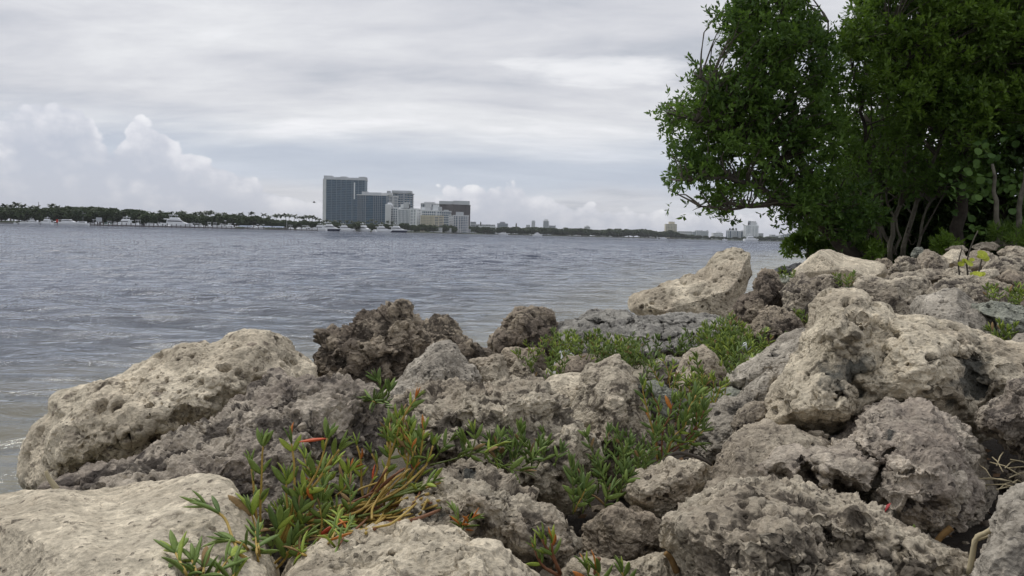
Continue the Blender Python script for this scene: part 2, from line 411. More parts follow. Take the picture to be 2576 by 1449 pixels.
def make_water():
    rr = [1.2]
    while rr[-1] < 420: rr.append(rr[-1]+min(rr[-1]*.0095, max(.17, rr[-1]*.0042)))
    while rr[-1] < 7000: rr.append(rr[-1]*1.12)
    rr = np.array(rr); aa = np.radians(np.concatenate([np.linspace(-75, -46, 18), np.linspace(-45, 41, 350), np.linspace(42, 66, 16)]))
    A, R = np.meshgrid(aa, rr); X = R*np.sin(A); Y = R*np.cos(A)
    Z = np.zeros_like(X); s = shore_dist(X, Y)
    rng = np.random.default_rng(11)
    step = np.gradient(rr); sp = np.maximum(np.repeat(step[:, None], len(aa), 1), R*np.radians(86)/350)
    nw = 72; print('water', X.size*2)
    for i in range(nw):
        lam = .16*(3.4/.16)**((i+.5)/nw); k = 2*math.pi/lam
        th = rng.normal(math.radians(6), .33)
        slope = .070 if .25 < lam < 1.5 else .028
        amp = slope/k
        ph = rng.uniform(0, 2*math.pi)
        mod = .65+.6*vnoise(X*.6, Y, .45/lam**.5, 20+i)
        arg = k*(X*math.sin(th)+Y*math.cos(th))+ph+.8*vnoise(X*.5, Y, .4/lam, 40+i)
        fade = np.clip((lam/sp-2.4)/2.0, 0, 1)
        w = np.sin(arg); w = 1.4*(np.exp(w*1.1-1.1)-.45)+.1*w
        Z += amp*mod*w*fade
    Z *= np.clip(.35-s*.10, .3, 1.0)*(.62+.75*vnoise(X*.5, Y, .07, 77))
    far = np.clip((800-R)/400, 0, 1); Z *= far
    me = newmesh('water', np.stack([X.ravel(), Y.ravel(), Z.ravel()], 1), grid_faces(len(aa), len(rr)))
    at = me.attributes.new('deep', 'FLOAT', 'POINT')
    dp = np.clip((-s-.3)/10.5, 0, 1); dp = np.clip(.10+dp*1.0, 0, 1)
    at.data.foreach_set('value', dp.ravel().astype(np.float32))
    tag(mobj('water', me, water_mat(), smooth=True), kind='structure')
make_water()

# ---------------------------------------------------------------- rocks
RM['litter'] = plain('dry_leaf_litter', (.17, .10, .05), .8, .5, 30)
def rock_nodes():
    ng = bpy.data.node_groups.new('weather_rock', 'GeometryNodeTree')
    itf = ng.interface
    itf.new_socket('Geometry', in_out='INPUT', socket_type='NodeSocketGeometry')
    ids = {}
    for nm, ty in (('off', 'NodeSocketVector'), ('ma', 'NodeSocketFloat'), ('ms', 'NodeSocketFloat'), ('ba', 'NodeSocketFloat'), ('bs', 'NodeSocketFloat'),
                   ('pa', 'NodeSocketFloat'), ('ps', 'NodeSocketFloat'), ('pt', 'NodeSocketFloat'), ('fa', 'NodeSocketFloat'), ('fs', 'NodeSocketFloat'), ('ca', 'NodeSocketFloat')):
        ids[nm] = itf.new_socket(nm, in_out='INPUT', socket_type=ty).identifier
    itf.new_socket('Geometry', in_out='OUTPUT', socket_type='NodeSocketGeometry')
    t = NT(ng); gi = t.new('NodeGroupInput'); go = t.new('NodeGroupOutput'); I = {s.name: s for s in gi.outputs}
    pos = t.vmath('ADD', t.new('GeometryNodeInputPosition').outputs[0], I['off'])
    nrm = t.new('GeometryNodeInputNormal').outputs[0]
    c = lambda a: t.math('SUBTRACT', a, .5)
    ma = t.math('MULTIPLY', c(t.noise(pos, I['ms'], 4, .55)), t.math('MULTIPLY', I['ma'], 2.6))
    hb = t.math('MULTIPLY', I['bs'], .45)
    wv = t.vmath('SUBTRACT', t.noise(pos, hb, 3, .6, out='c'), (.5, .5, .5))
    wp = t.vmath('ADD', pos, t.vmath('SCALE', wv, scale=t.math('DIVIDE', 1.5, I['bs'])))
    v1 = t.voro(wp, I['bs']); v2 = t.voro(wp, t.math('MULTIPLY', I['bs'], 2.3)); v3 = t.voro(wp, t.math('MULTIPLY', I['bs'], .42))
    bowl = t.math('ADD', t.math('ADD', v1, t.math('MULTIPLY', v2, .5)), t.math('MULTIPLY', v3, 1.1))
    bowl = t.math('ADD', bowl, t.math('MULTIPLY', t.voro(wp, t.math('MULTIPLY', I['bs'], 5.2)), .26))
    bowl = t.math('SUBTRACT', bowl, 1.30)
    msk = t.step(t.noise(pos, t.math('MULTIPLY', I['ms'], 1.7), 3, .5), .35, .65, .35, 1.3)
    bowl = t.math('MULTIPLY', bowl, msk)
    bd = t.math('MULTIPLY', bowl, I['ba'])
    bs2 = t.math('MULTIPLY', bowl, t.math('SIGN', I['ba']))
    # pits: one in each third cell or so, radius by cell
    wq = t.vmath('ADD', pos, t.vmath('SCALE', wv, scale=t.math('DIVIDE', .9, I['ps'])))
    pd, pc = t.voro(wq, I['ps'], both=True); rnd = t.xyz(pc)
    rad = t.math('MULTIPLY', t.math('MULTIPLY', rnd[0], rnd[0]), I['pt'])
    pit = t.step(pd, t.math('MULTIPLY', rad, .68), rad, 1, 0)
    pit = t.math('MULTIPLY', pit, t.math('GREATER_THAN', rad, .06))
    pd2, pc2 = t.voro(wq, t.math('MULTIPLY', I['ps'], 2.7), both=True); rad2 = t.math('MULTIPLY', t.xyz(pc2)[1], t.math('MULTIPLY', I['pt'], .8))
    pit2 = t.step(pd2, t.math('MULTIPLY', rad2, .5), rad2, 1, 0)
    pmask = t.step(t.noise(pos, t.math('MULTIPLY', I['ms'], 2.1), 2, .5), .38, .56)
    pit2 = t.math('MULTIPLY', pit2, pmask)
    pit = t.math('ADD', pit, t.math('MULTIPLY', pit2, .42))
    pp = t.math('MULTIPLY', pit, I['pa'])
    fine = t.math('MULTIPLY', c(t.noise(pos, I['fs'], 6, .68)), t.math('MULTIPLY', I['fa'], 2.0))
    # cracks and bedding
    cn = t.math('ABSOLUTE', c(t.noise(t.vmath('MULTIPLY', pos, (1, 1, 1.8)), t.math('MULTIPLY', I['ms'], .9), 5, .55)))
    crack = t.step(cn, 0.0, .022, 1, 0)
    cd = t.math('MULTIPLY', crack, I['ca'])
    disp = t.math('SUBTRACT', t.math('ADD', t.math('ADD', ma, bd), fine), t.math('ADD', pp, cd))
    sp = t.new('GeometryNodeSetPosition'); t.l.new(gi.outputs[0], sp.inputs[0])
    t.l.new(t.vmath('SCALE', nrm, scale=disp), sp.inputs['Offset'])
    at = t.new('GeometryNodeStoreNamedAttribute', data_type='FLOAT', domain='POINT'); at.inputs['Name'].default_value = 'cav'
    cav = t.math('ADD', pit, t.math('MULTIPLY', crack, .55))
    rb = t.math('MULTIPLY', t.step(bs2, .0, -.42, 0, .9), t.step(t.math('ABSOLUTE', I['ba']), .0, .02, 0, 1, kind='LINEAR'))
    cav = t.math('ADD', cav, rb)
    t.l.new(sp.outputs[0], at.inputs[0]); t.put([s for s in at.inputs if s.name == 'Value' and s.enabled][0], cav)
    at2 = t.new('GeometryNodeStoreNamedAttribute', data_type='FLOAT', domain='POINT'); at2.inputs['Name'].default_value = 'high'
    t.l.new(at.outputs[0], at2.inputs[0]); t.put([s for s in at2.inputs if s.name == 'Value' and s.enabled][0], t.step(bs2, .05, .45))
    t.l.new(at2.outputs[0], go.inputs[0])
    return ng, ids
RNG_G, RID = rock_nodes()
STY = {   #      macro a,s   bowl a,s   pit a,s,t       fine a,s   crack
 'smooth':  dict(ma=.020, ms=5, ba=.006, bs=22, pa=.012, ps=26, pt=.30, fa=.0035, fs=40, ca=.003),
 'pitted':  dict(ma=.045, ms=4.5, ba=.010, bs=13, pa=.045, ps=17, pt=.52, fa=.004, fs=30, ca=.004),
 'rough':   dict(ma=.050, ms=5, ba=-.032, bs=20, pa=.020, ps=24, pt=.48, fa=.011, fs=34, ca=.012),
 'craggy':  dict(ma=.065, ms=6, ba=-.046, bs=16, pa=.030, ps=17, pt=.50, fa=.012, fs=30, ca=.012),
 'lumpy':   dict(ma=.055, ms=5, ba=.026, bs=14, pa=.022, ps=17, pt=.42, fa=.007, fs=28, ca=.014),
 'round':   dict(ma=.040, ms=5, ba=.018, bs=24, pa=.012, ps=30, pt=.35, fa=.006, fs=40, ca=.005),
}
_ico = {}
def ico(n):
    if n not in _ico:
        import bmesh
        bm = bmesh.new(); bmesh.ops.create_icosphere(bm, subdivisions=n, radius=1)
        v = np.array([p.co[:] for p in bm.verts]); f = np.array([[q.index for q in a.verts] for a in bm.faces]); bm.free()
        _ico[n] = (v, f)
    return _ico[n]
def radial(poly, cx, cy, n=720):
    """outline distance from (cx, cy) for n directions (image y down -> up)"""
    th = np.arange(n)*2*math.pi/n; dx = np.cos(th); dy = -np.sin(th); r = np.zeros(n)
    p = np.array(poly, float); q = np.roll(p, -1, 0)
    for (x0, y0), (x1, y1) in zip(p, q):
        ex, ey = x1-x0, y1-y0; det = dx*ey-dy*ex
        with np.errstate(divide='ignore', invalid='ignore'):
            tt = ((x0-cx)*ey-(y0-cy)*ex)/det; uu = ((x0-cx)*dy-(y0-cy)*dx)/det
        ok = (np.abs(det) > 1e-9) & (uu >= 0) & (uu <= 1) & (tt > 0)
        r = np.where(ok, np.maximum(r, tt), r)
    k = np.exp(-np.linspace(-2, 2, 19)**2); k /= k.sum()
    r = np.convolve(np.concatenate([r[-9:], r, r[:9]]), k, 'valid')
    return r
def centroid(poly):
    p = np.array(poly, float); q = np.roll(p, -1, 0); cr = p[:, 0]*q[:, 1]-q[:, 0]*p[:, 1]; a = cr.sum()/2
    return ((p[:, 0]+q[:, 0])*cr).sum()/(6*a), ((p[:, 1]+q[:, 1])*cr).sum()/(6*a)
RIGHT = np.array(_r0[:]); UP = np.array((0, 0, 1.0)); FWD = np.array((0, 1.0, 0))
NROCK = 0
ROCK_PARAMS = dict(total=0)
def rock(tg, poly, d, mat, style, label, sub=6, thick=None, lean=.55, lobes=(), name='rock', k=1.0, q=.8, cen=None, group=None, facets=9, stains=(), cracks=(), planes=()):
    """one stone: the traced outline gives its width and height, the rest is its own depth, shape and weathering"""
    global NROCK
    NROCK += 1; rs = np.random.default_rng(100+NROCK)
    pf = [fx(tg, *p) for p in poly]
    cx, cy = centroid(pf) if cen is None else fx(tg, *cen)
    gr = {'craggy': 1.06, 'rough': 1.04}.get(style, 1.02); pf = [((x-cx)*gr+cx, (y-cy)*gr+cy) for x, y in pf]
    r = radial(pf, cx, cy)
    V, F = ico(sub); a, b, c = V[:, 0], V[:, 1], V[:, 2]     # c<0 faces the camera
    # crowd the vertices on the visible side
    D = V+np.array((0, .12, -.42)); D /= np.linalg.norm(D, axis=1)[:, None]
    th = np.arctan2(D[:, 1], D[:, 0]) % (2*math.pi)
    for (nx, ny, nz, o) in planes:
        n = np.array((nx, ny, nz), float); n /= np.linalg.norm(n); tt = D@n-o; D = D-np.maximum(tt, 0)[:, None]*n[None]*.97
    for _ in range(facets):                                   # broken faces
        n = rs.normal(size=3); n[2] = -abs(n[2])*1.1-.25; n /= np.linalg.norm(n)
        o = rs.uniform(.66, .92)
        tt = D@n-o; D = D-np.maximum(tt, 0)[:, None]*n[None]*.95
    a, b, c = D[:, 0], D[:, 1], D[:, 2]
    th = np.arctan2(b, a) % (2*math.pi); ti = th/(2*math.pi)*720; i0 = ti.astype(int) % 720; fr = ti-np.floor(ti)
    rr = r[i0]*(1-fr)+r[(i0+1) % 720]*fr
    rho = np.minimum(np.sqrt(a*a+b*b), 1.0)
    s = d/FPX
    u = np.cos(th)*rr*rho**.92*s; v = np.sin(th)*rr*rho**.92*s
    w = (max(p[0] for p in pf)-min(p[0] for p in pf))*s; h = (max(p[1] for p in pf)-min(p[1] for p in pf))*s
    T = thick if thick is not None else .55*min(w, h)+.12*max(w, h)
    dep = T*np.sign(c)*np.abs(c)**q
    # the outline is square to the line of sight; depth runs along the ground
    dep = dep+lean*v
    lobev = np.zeros(len(a)); stain = np.zeros(len(a))
    pxu = cx+u/s; pyv = cy-v/s
    qx = pxu+46*(vnoise(pxu, pyv, .028, 3)-.5)+16*(vnoise(pxu, pyv, .09, 4)-.5); qy = pyv+46*(vnoise(pxu, pyv, .028, 7)-.5)+16*(vnoise(pxu, pyv, .09, 8)-.5)
    for (lx, ly, lr, am) in stains:
        X, Y = fx(tg, lx, ly); R = lr*TAGS[tg][0]; stain = np.maximum(stain, am*np.exp(-((qx-X)**2+(qy-Y)**2)/(2*R*R))*(c < .1))
    for (wd, dp, line) in cracks:
        ln = [fx(tg, *q_) for q_ in line]; best = np.full(len(a), 1e9); k1 = pxu+9*(vnoise(pxu, pyv, .11, 12)-.5); k2 = pyv+9*(vnoise(pxu, pyv, .11, 13)-.5)
        for (ax, ay), (bx, by) in zip(ln[:-1], ln[1:]):
            ex, ey = bx-ax, by-ay; tt = np.clip(((k1-ax)*ex+(k2-ay)*ey)/(ex*ex+ey*ey), 0, 1); best = np.minimum(best, np.hypot(k1-ax-tt*ex, k2-ay-tt*ey))
        g = np.exp(-(best/(wd*TAGS[tg][0]))**2)*(c < .1); dep = dep+dp*g; stain = np.maximum(stain, .35*g)
    for (lx, ly, lr, am) in lobes:
        X, Y = fx(tg, lx, ly); R = lr*TAGS[tg][0]
        g = np.exp(-((qx-X)**2+(qy-Y)**2)/(2*R*R))*(c < .1)
        dep = dep-am*g
    cw = P(cx, cy, d)
    vv = np.array(_f[:])[None]+((pxu-CX)/FPX)[:, None]*np.array(_r[:])[None]-((pyv-CY)/FPX)[:, None]*np.array(_u[:])[None]
    pos = vv*(np.maximum(d+dep, .3*d)/vv[:, 1])[:, None]+np.array((0, 0, CAMH))[None]
    base = np.array((cw.x, cw.y+lean*(-.4*h), pos[:, 2].min()))
    pos = pos-base
    me = newmesh(name, pos, F[:, ::-1])
    at = me.attributes.new('stain', 'FLOAT', 'POINT'); at.data.foreach_set('value', stain.astype(np.float32))
    me.polygons.foreach_set('use_smooth', [True]*len(me.polygons))
    o = mobj(name, me, None, loc=base.tolist())
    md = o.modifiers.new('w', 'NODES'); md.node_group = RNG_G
    st = STY[style]; sz = min(1.0, (min(w, h)/.42))**.75
    md[RID['off']] = rs.uniform(-20, 20, 3).tolist()
    for key, val in st.items():
        if key in ('ma', 'pa', 'ba', 'fa', 'ca'): val = val*sz*k
        else:
            if key in ('ms', 'bs', 'ps'): val = val/max(sz, .45)**.7
        md[RID[key]] = float(val)
    dg = bpy.context.evaluated_depsgraph_get()
    me2 = bpy.data.meshes.new_from_object(o.evaluated_get(dg)); o.modifiers.clear()
    o.data = me2; me2.name = name; bpy.data.meshes.remove(me)
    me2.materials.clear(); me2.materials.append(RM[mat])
    ROCK_PARAMS['total'] += len(me2.polygons)
    return tag(o, label, 'rock', group)
ROCKS = [
 # ---- nearest row
 ('A', [(-260,1080),(0,1045),(130,1010),(300,1005),(440,1005),(560,985),(700,970),(900,965),(1060,945),(1150,955),(1190,990),(1240,1080),(1290,1180),(1330,1300),(1400,1420),(1400,1650),(-260,1650)], 1.22, 'pale', 'smooth', 'large smooth pale cream slab filling the lower left corner', dict(sub=8, lean=.95, name='boulder', thick=.32, cen=(620,1400), planes=[(0, .75, -.7, .55)], lobes=[(1000,1300,90,-.02),(650,1250,260,.02)])),
 ('B', [(-60,1460),(0,1400),(130,1310),(260,1260),(390,1205),(500,1195),(560,1160),(640,1165),(690,1172),(745,1155),(800,1190),(850,1220),(950,1270),(1050,1265),(1150,1290),(1250,1370),(1330,1440),(1420,1640),(-80,1640)], 1.15, 'cream', 'lumpy', 'pale lumpy boulder at the bottom centre edge with a double hump on top', dict(sub=8, lean=.8, name='boulder', thick=.26, cen=(680,1460))),
 ('C', [(405,1190),(430,1140),(500,1110),(560,1060),(640,1020),(760,970),(840,955),(950,980),(1100,985),(1250,1015),(1350,1070),(1440,1110),(1530,1150),(1600,1210),(1700,1260),(1830,1310),(1930,1360),(1965,1400),(2000,1650),(500,1650),(440,1320)], 1.38, 'tan', 'rough', 'broad rough tan boulder in the front right with deep hollows on its face', dict(sub=8, lean=.7, name='boulder', thick=.36, cen=(1180,1360), k=1.0, lobes=[(1350,1270,50,-.06),(1420,1310,40,-.04),(1560,1340,50,-.05),(1000,1190,120,.05),(700,1150,120,.03),(1260,1130,80,-.03),(1750,1390,90,.05),(1100,1310,60,.03)], stains=[(1380,1300,45,.5),(1570,1370,40,.5)], cracks=[(14,.03,[(1190,1180),(1260,1240),(1330,1300)]),(10,.02,[(840,1000),(900,1060),(1010,1080)])])),
 ('C', [(1930,1700),(2000,1400),(2060,1280),(2100,1180),(2130,1080),(2180,1020),(2260,985),(2500,1000),(2600,1300),(2560,1700)], 1.15, 'grey', 'round', 'bluish grey stone cut off by the lower right corner', dict(sub=7, lean=.5, name='boulder', thick=.2)),
 # ---- second row
 ('A', [(250,1000),(440,918),(580,838),(700,818),(860,740),(1000,700),(1080,650),(1180,570),(1300,510),(1420,465),(1560,458),(1700,455),(1800,462),(1870,520),(1930,610),(1950,700),(1900,850),(1880,1050),(1700,1250),(1300,1280),(700,1200),(300,1080)], 1.95, 'plum', 'rough', 'long sloping mauve grey rock, crumbly, between the pitted boulder and the pale slab', dict(sub=8, lean=.6, name='boulder', thick=.26, cen=(1300,900), k=1.05, stains=[(1500,1010,90,.55),(1200,900,60,.4)])),
 ('B', [(600,1080),(640,990),(700,910),(760,880),(870,855),(960,872),(1040,895),(1100,945),(1180,985),(1280,1055),(1370,1105),(1450,1155),(1492,1200),(1505,1290),(1470,1380),(1380,1420),(1250,1400),(1000,1350),(750,1300),(620,1200)], 1.6, 'tan', 'craggy', 'craggy rock riddled with deep holes behind the double humped front boulder', dict(sub=8, lean=.75, name='boulder', thick=.2, k=1.0, lobes=[(725,1050,38,-.08),(900,930,35,-.05),(1350,1200,40,-.05),(1000,1080,60,.03),(1200,1180,70,.03)], stains=[(725,1060,35,.9),(890,930,30,.7),(1340,1210,30,.6)])),
 ('B', [(1490,1190),(1560,1130),(1620,1090),(1680,1090),(1750,1130),(1830,1140),(1900,1230),(1930,1300),(1850,1400),(1600,1400),(1490,1360)], 1.75, 'brown', 'lumpy', 'brown rock in the shaded gap right of the craggy holed rock', dict(sub=7, lean=.5)),
 ('C', [(-130,1420),(-40,1362),(40,1350),(200,1365),(330,1325),(420,1335),(470,1400),(500,1560),(-130,1560)], 1.42, 'cream', 'rough', 'flat cream stone at the bottom edge between two big front boulders', dict(sub=7, lean=.8, thick=.12)),
 ('C', [(205,960),(230,910),(330,878),(430,852),(560,848),(640,858),(660,960),(580,1080),(460,1190),(370,1160),(300,1085),(230,1035)], 1.95, 'tan', 'lumpy', 'blocky tan rock overhanging the shaded gap left of the broad front right boulder', dict(sub=7, lean=.3, thick=.17)),
 ('C', [(470,1130),(540,1040),(640,940),(680,850),(740,740),(830,690),(960,668),(1060,680),(1130,720),(1220,770),(1240,900),(1050,1050),(850,1100),(600,1180)], 1.9, 'mauve', 'round', 'low mauve grey rock sloping down to the front below the great horned boulder', dict(sub=7, lean=.9, thick=.24, name='boulder')),
 ('C', [(820,930),(860,860),(950,810),(1080,800),(1200,770),(1290,700),(1350,630),(1440,560),(1540,543),(1620,580),(1700,595),(1800,635),(1880,695),(1960,780),(2020,860),(2070,950),(2150,1020),(2150,1120),(2100,1190),(2000,1250),(1850,1260),(1700,1250),(1500,1200),(1300,1120),(1100,1060),(900,1010)], 1.83, 'plum', 'round', 'big rounded mauve grey boulder with a forked crack, behind the broad tan one', dict(sub=8, lean=.75, name='boulder', thick=.30, k=1.25, cen=(1560,900), lobes=[(1530,880,40,-.025),(1700,800,160,.06),(1250,900,110,.05),(1000,860,80,.03),(880,1010,55,-.10),(1000,1020,55,-.12),(1120,1030,55,-.12),(1250,1060,55,-.12),(1370,1110,50,-.12),(1480,1150,50,-.12),(1600,1220,50,-.12),(1950,1130,80,-.05),(1450,740,60,.03)], stains=[(1560,740,50,.75),(1600,880,60,.5),(1320,900,40,.5)], cracks=[(13,.06,[(1530,850),(1500,930),(1480,990),(1400,1070)]),(11,.05,[(1110,880),(1150,930),(1190,990)]),(10,.035,[(1370,760),(1420,820),(1500,850),(1560,800)]),(8,.02,[(1560,900),(1620,920),(1680,900)])])),
 ('C', [(750,640),(770,590),(850,558),(910,563),(940,620),(935,690),(850,740),(760,760)], 2.25, 'mauve', 'rough', 'small rough mauve knob at the left foot of the great horned boulder', dict(sub=6)),
 ('C', [(930,670),(925,560),(960,470),(1060,360),(1110,300),(1120,230),(1160,120),(1190,40),(1260,5),(1340,-8),(1410,5),(1440,60),(1480,58),(1530,75),(1570,120),(1640,130),(1750,140),(1900,165),(2000,200),(2060,240),(2150,265),(2241,285),(2420,300),(2440,520),(2200,640),(2000,720),(1900,740),(1700,680),(1500,660),(1345,680),(1290,700),(1200,722),(1100,695)], 2.45, 'cream', 'pitted', 'great horned cream boulder with dark algae hollows, highest rock on the right', dict(sub=8, lean=.45, name='boulder', thick=.36, cen=(1500,420), k=1.2, facets=0, lobes=[(1200,590,110,.13),(1020,560,80,.07),(1385,480,40,-.08),(1960,430,85,-.09),(1290,160,105,.13),(1520,250,60,-.07),(1440,130,40,-.04),(1680,330,110,.07),(1800,520,120,.05),(1480,300,60,-.04),(1880,280,70,.04),(1640,200,50,.03)], stains=[(1290,410,60,.8),(1370,400,55,1),(1400,500,40,.8),(1230,440,50,.55),(1980,430,75,1),(1900,480,60,.8),(2050,350,50,.6),(1930,300,40,.5),(1500,330,50,.5),(1110,300,30,.6),(1620,180,30,.4)], cracks=[(10,.05,[(1345,440),(1342,520),(1350,600),(1345,690)]),(6,.03,[(1305,310),(1330,270),(1370,240),(1400,235)]),(5,.02,[(1390,240),(1395,290),(1380,330)]),(12,.04,[(2180,480),(2090,530),(2010,590)])])),
 ('C', [(1955,640),(1990,590),(2060,550),(2130,520),(2180,470),(2241,448),(2420,460),(2500,860),(2300,860),(2200,815),(2080,775),(1960,700)], 1.9, 'plum', 'rough', 'knobbly dark grey rock at the right edge under the great horned boulder', dict(sub=7, lean=.3, thick=.2)),
 ('C', [(700,460),(760,400),(840,340),(900,310),(990,250),(1080,200),(1150,170),(1240,260),(1150,360),(1100,480),(980,560),(800,540)], 2.95, 'grey', 'lumpy', 'grey sloping rock against the left flank of the great horned boulder', dict(sub=7, lean=.8)),
 ('C', [(520,660),(620,600),(700,540),(780,525),(850,465),(930,425),(1000,560),(980,700),(800,780),(720,850),(600,860),(540,790)], 2.5, 'grey', 'lumpy', 'low grey cream rock right of the tall green shoots, sloping to the left', dict(sub=7, lean=.9, thick=.2)),
 # ---- third row
 ('A', [(125,1020),(118,900),(150,780),(200,700),(285,640),(292,540),(340,500),(430,465),(560,453),(640,438),(700,390),(800,340),(880,308),(980,273),(1080,278),(1140,258),(1200,213),(1300,193),(1400,193),(1500,240),(1560,300),(1600,340),(1612,380),(1690,480),(1650,640),(1300,800),(1000,960),(600,1050),(300,1070),(160,1060)], 2.85, 'pale', 'pitted', 'long cream boulder full of round holes, lying at the water on the left', dict(sub=8, lean=.6, name='boulder', thick=.34, cen=(850,640), k=1.15, lobes=[(1400,290,120,.05),(450,620,160,.05),(640,470,60,-.03),(350,985,60,-.10),(480,915,65,-.14),(640,850,65,-.16),(800,790,65,-.17),(960,720,65,-.17),(1090,660,65,-.17),(1190,590,60,-.16),(1310,530,55,-.14),(1430,490,50,-.12),(1560,480,45,-.10)], facets=12)),
 ('B', [(100,385),(150,330),(138,260),(152,190),(190,168),(240,173),(260,150),(300,120),(360,95),(430,90),(480,83),(520,70),(560,83),(590,130),(625,190),(655,240),(650,360),(620,480),(520,560),(430,560),(330,520),(250,460),(160,465)], 3.2, 'brown', 'craggy', 'dark brown craggy rock with a jagged top, left of centre at the water', dict(sub=8, lean=.2, name='boulder', thick=.2, k=1.15, lobes=[(250,350,35,-.05),(560,400,40,-.06)])),
 ('B', [(600,160),(700,135),(750,118),(800,130),(850,170),(870,215),(920,250),(990,290),(1000,360),(880,400),(760,380),(620,340)], 4.0, 'brown', 'craggy', 'crumbly tan rock just behind the dark craggy one', dict(sub=7, lean=.5)),
 ('B', [(470,510),(540,440),(580,380),(620,330),(680,300),(740,255),(790,248),(830,265),(870,320),(920,390),(950,460),(960,580),(700,620),(480,600)], 2.85, 'grey', 'round', 'smooth grey conical rock in front of the dark craggy one', dict(sub=7, lean=.5, thick=.18)),
 ('B', [(905,350),(950,335),(1000,340),(1030,313),(1070,323),(1085,370),(1110,400),(1120,480),(1000,520),(930,460)], 3.3, 'tan', 'lumpy', 'small blocky tan stone right of the grey conical rock', dict(sub=6, lean=.2)),
 ('B', [(1085,400),(1130,340),(1180,333),(1230,350),(1270,390),(1305,430),(1300,480),(1180,510),(1100,480)], 3.4, 'tan', 'rough', 'small ragged tan stone below the tall round brown rock', dict(sub=6, lean=.3)),
 ('B', [(985,330),(998,250),(1030,210),(1070,170),(1110,110),(1160,73),(1220,63),(1290,68),(1330,93),(1350,150),(1362,220),(1370,330),(1300,380),(1150,370),(1000,350)], 4.7, 'brown', 'rough', 'tall round topped brown rock standing alone at the water near the centre', dict(sub=7, lean=.3, name='boulder', k=.8)),
 ('B', [(1055,340),(1080,290),(1140,273),(1280,290),(1310,340),(1290,390),(1100,390)], 4.3, 'brown', 'round', 'low brown stone at the foot of the tall round brown rock', dict(sub=6, lean=.3)),
 ('B', [(430,640),(490,530),(540,485),(620,463),(760,470),(900,470),(1100,463),(1200,455),(1300,473),(1330,530),(1370,590),(1390,650),(1450,670),(1500,720),(1550,790),(1565,860),(1560,1000),(1450,1120),(1200,1080),(900,980),(700,860),(500,760)], 2.25, 'tan', 'rough', 'wide flat topped tan rock in the middle, behind the orange tinted succulents', dict(sub=8, lean=.8, name='boulder', thick=.30, cen=(1000,720), k=1.05, lobes=[(900,690,50,-.05),(1450,800,90,.05),(1180,640,60,-.03)])),
 ('B', [(1250,480),(1330,425),(1420,408),(1500,408),(1560,480),(1500,620),(1400,680),(1330,600)], 2.85, 'pale', 'smooth', 'pale smooth stone wedged between the flat topped tan rock and the pyramid rock', dict(sub=6, lean=.6)),
 ('B', [(1385,640),(1440,530),(1470,440),(1500,370),(1560,350),(1620,338),(1680,350),(1720,395),(1770,470),(1810,560),(1845,660),(1850,800),(1800,900),(1600,960),(1450,800)], 2.5, 'tan', 'rough', 'pyramid shaped cream rock in the middle with green shoots at its right', dict(sub=7, lean=.55, name='boulder', k=.7, thick=.22, facets=6, planes=[(-.6, .3, -.8, .45), (.6, .3, -.8, .5)])),
 ('C', [(450,520),(450,420),(490,330),(530,290),(590,268),(640,310),(670,350),(710,410),(700,480),(600,540)], 3.15, 'tan', 'round', 'small pointed tan rock standing among the green succulents right of the pyramid rock', dict(sub=6, lean=.4)),
 ('C', [(280,450),(300,390),(360,340),(420,323),(470,350),(470,440),(380,480)], 3.4, 'grey', 'rough', 'dark pitted stone half hidden left of the small pointed tan rock', dict(sub=6)),
 ('C', [(262,480),(320,445),(390,453),(450,498),(505,560),(510,640),(400,640),(300,580)], 2.65, 'green', 'rough', 'low greenish grey stone between the pyramid rock and the yellow green shoots', dict(sub=6, lean=.8)),
 ('C', [(590,530),(660,480),(740,473),(810,500),(800,560),(680,580)], 2.85, 'green', 'round', 'flat greenish stone below the small pointed tan rock', dict(sub=6, lean=.9)),
 ('B', [(1335,370),(1400,320),(1500,313),(1600,318),(1650,345),(1600,410),(1440,430),(1360,410)], 3.6, 'brown', 'round', 'low reddish brown stone in the grass left of the dark slab', dict(sub=6, lean=.9)),
 # ---- far rows
 ('D', [(-190,650),(-170,600),(-40,545),(0,525),(120,520),(250,535),(400,540),(600,542),(750,560),(870,600),(880,680),(760,720),(600,770),(300,790),(0,770),(-150,710)], 4.7, 'slate', 'lumpy', 'flat dark grey slab with rounded lumps under the large white wedge boulder', dict(sub=8, lean=2.6, name='slab', thick=.35, cen=(330,650), k=1.0, cracks=[(7,.05,[(-60,560),(120,590),(150,640)]),(7,.05,[(230,600),(330,580),(520,600),(640,580)]),(7,.05,[(0,680),(200,670),(420,690),(620,660)]),(6,.04,[(420,560),(450,620),(430,690)])])),
 ('D', [(228,500),(233,440),(270,408),(340,380),(430,345),(530,308),(620,260),(680,220),(740,140),(790,113),(850,108),(910,128),(960,180),(990,240),(1003,290),(975,370),(930,440),(880,510),(835,590),(700,570),(500,555),(350,550),(250,525)], 6.2, 'cream', 'pitted', 'large whitish wedge boulder with a tall peak at its right end, seen against the bay', dict(sub=7, lean=.35, name='boulder', thick=.30, cen=(740,400), k=1.0, facets=5, planes=[(-.25, .80, -.62, .20), (0, -.25, -1, .50), (.9, .1, -.45, .55)], lobes=[(870,260,60,.05)])),
 ('D', [(1203,300),(1240,250),(1300,190),(1360,155),(1420,148),(1500,150),(1570,178),(1650,208),(1720,218),(1760,250),(1785,295),(1750,350),(1560,370),(1400,370),(1280,350)], 7.6, 'pale', 'smooth', 'broad cream boulder with a slanting flat top in front of the leaning tree', dict(sub=7, lean=.4, name='boulder', thick=.55, facets=5, planes=[(.35, .85, -.5, .28), (-.45, -.1, -1, .48), (.1, -.3, -1, .55)])),
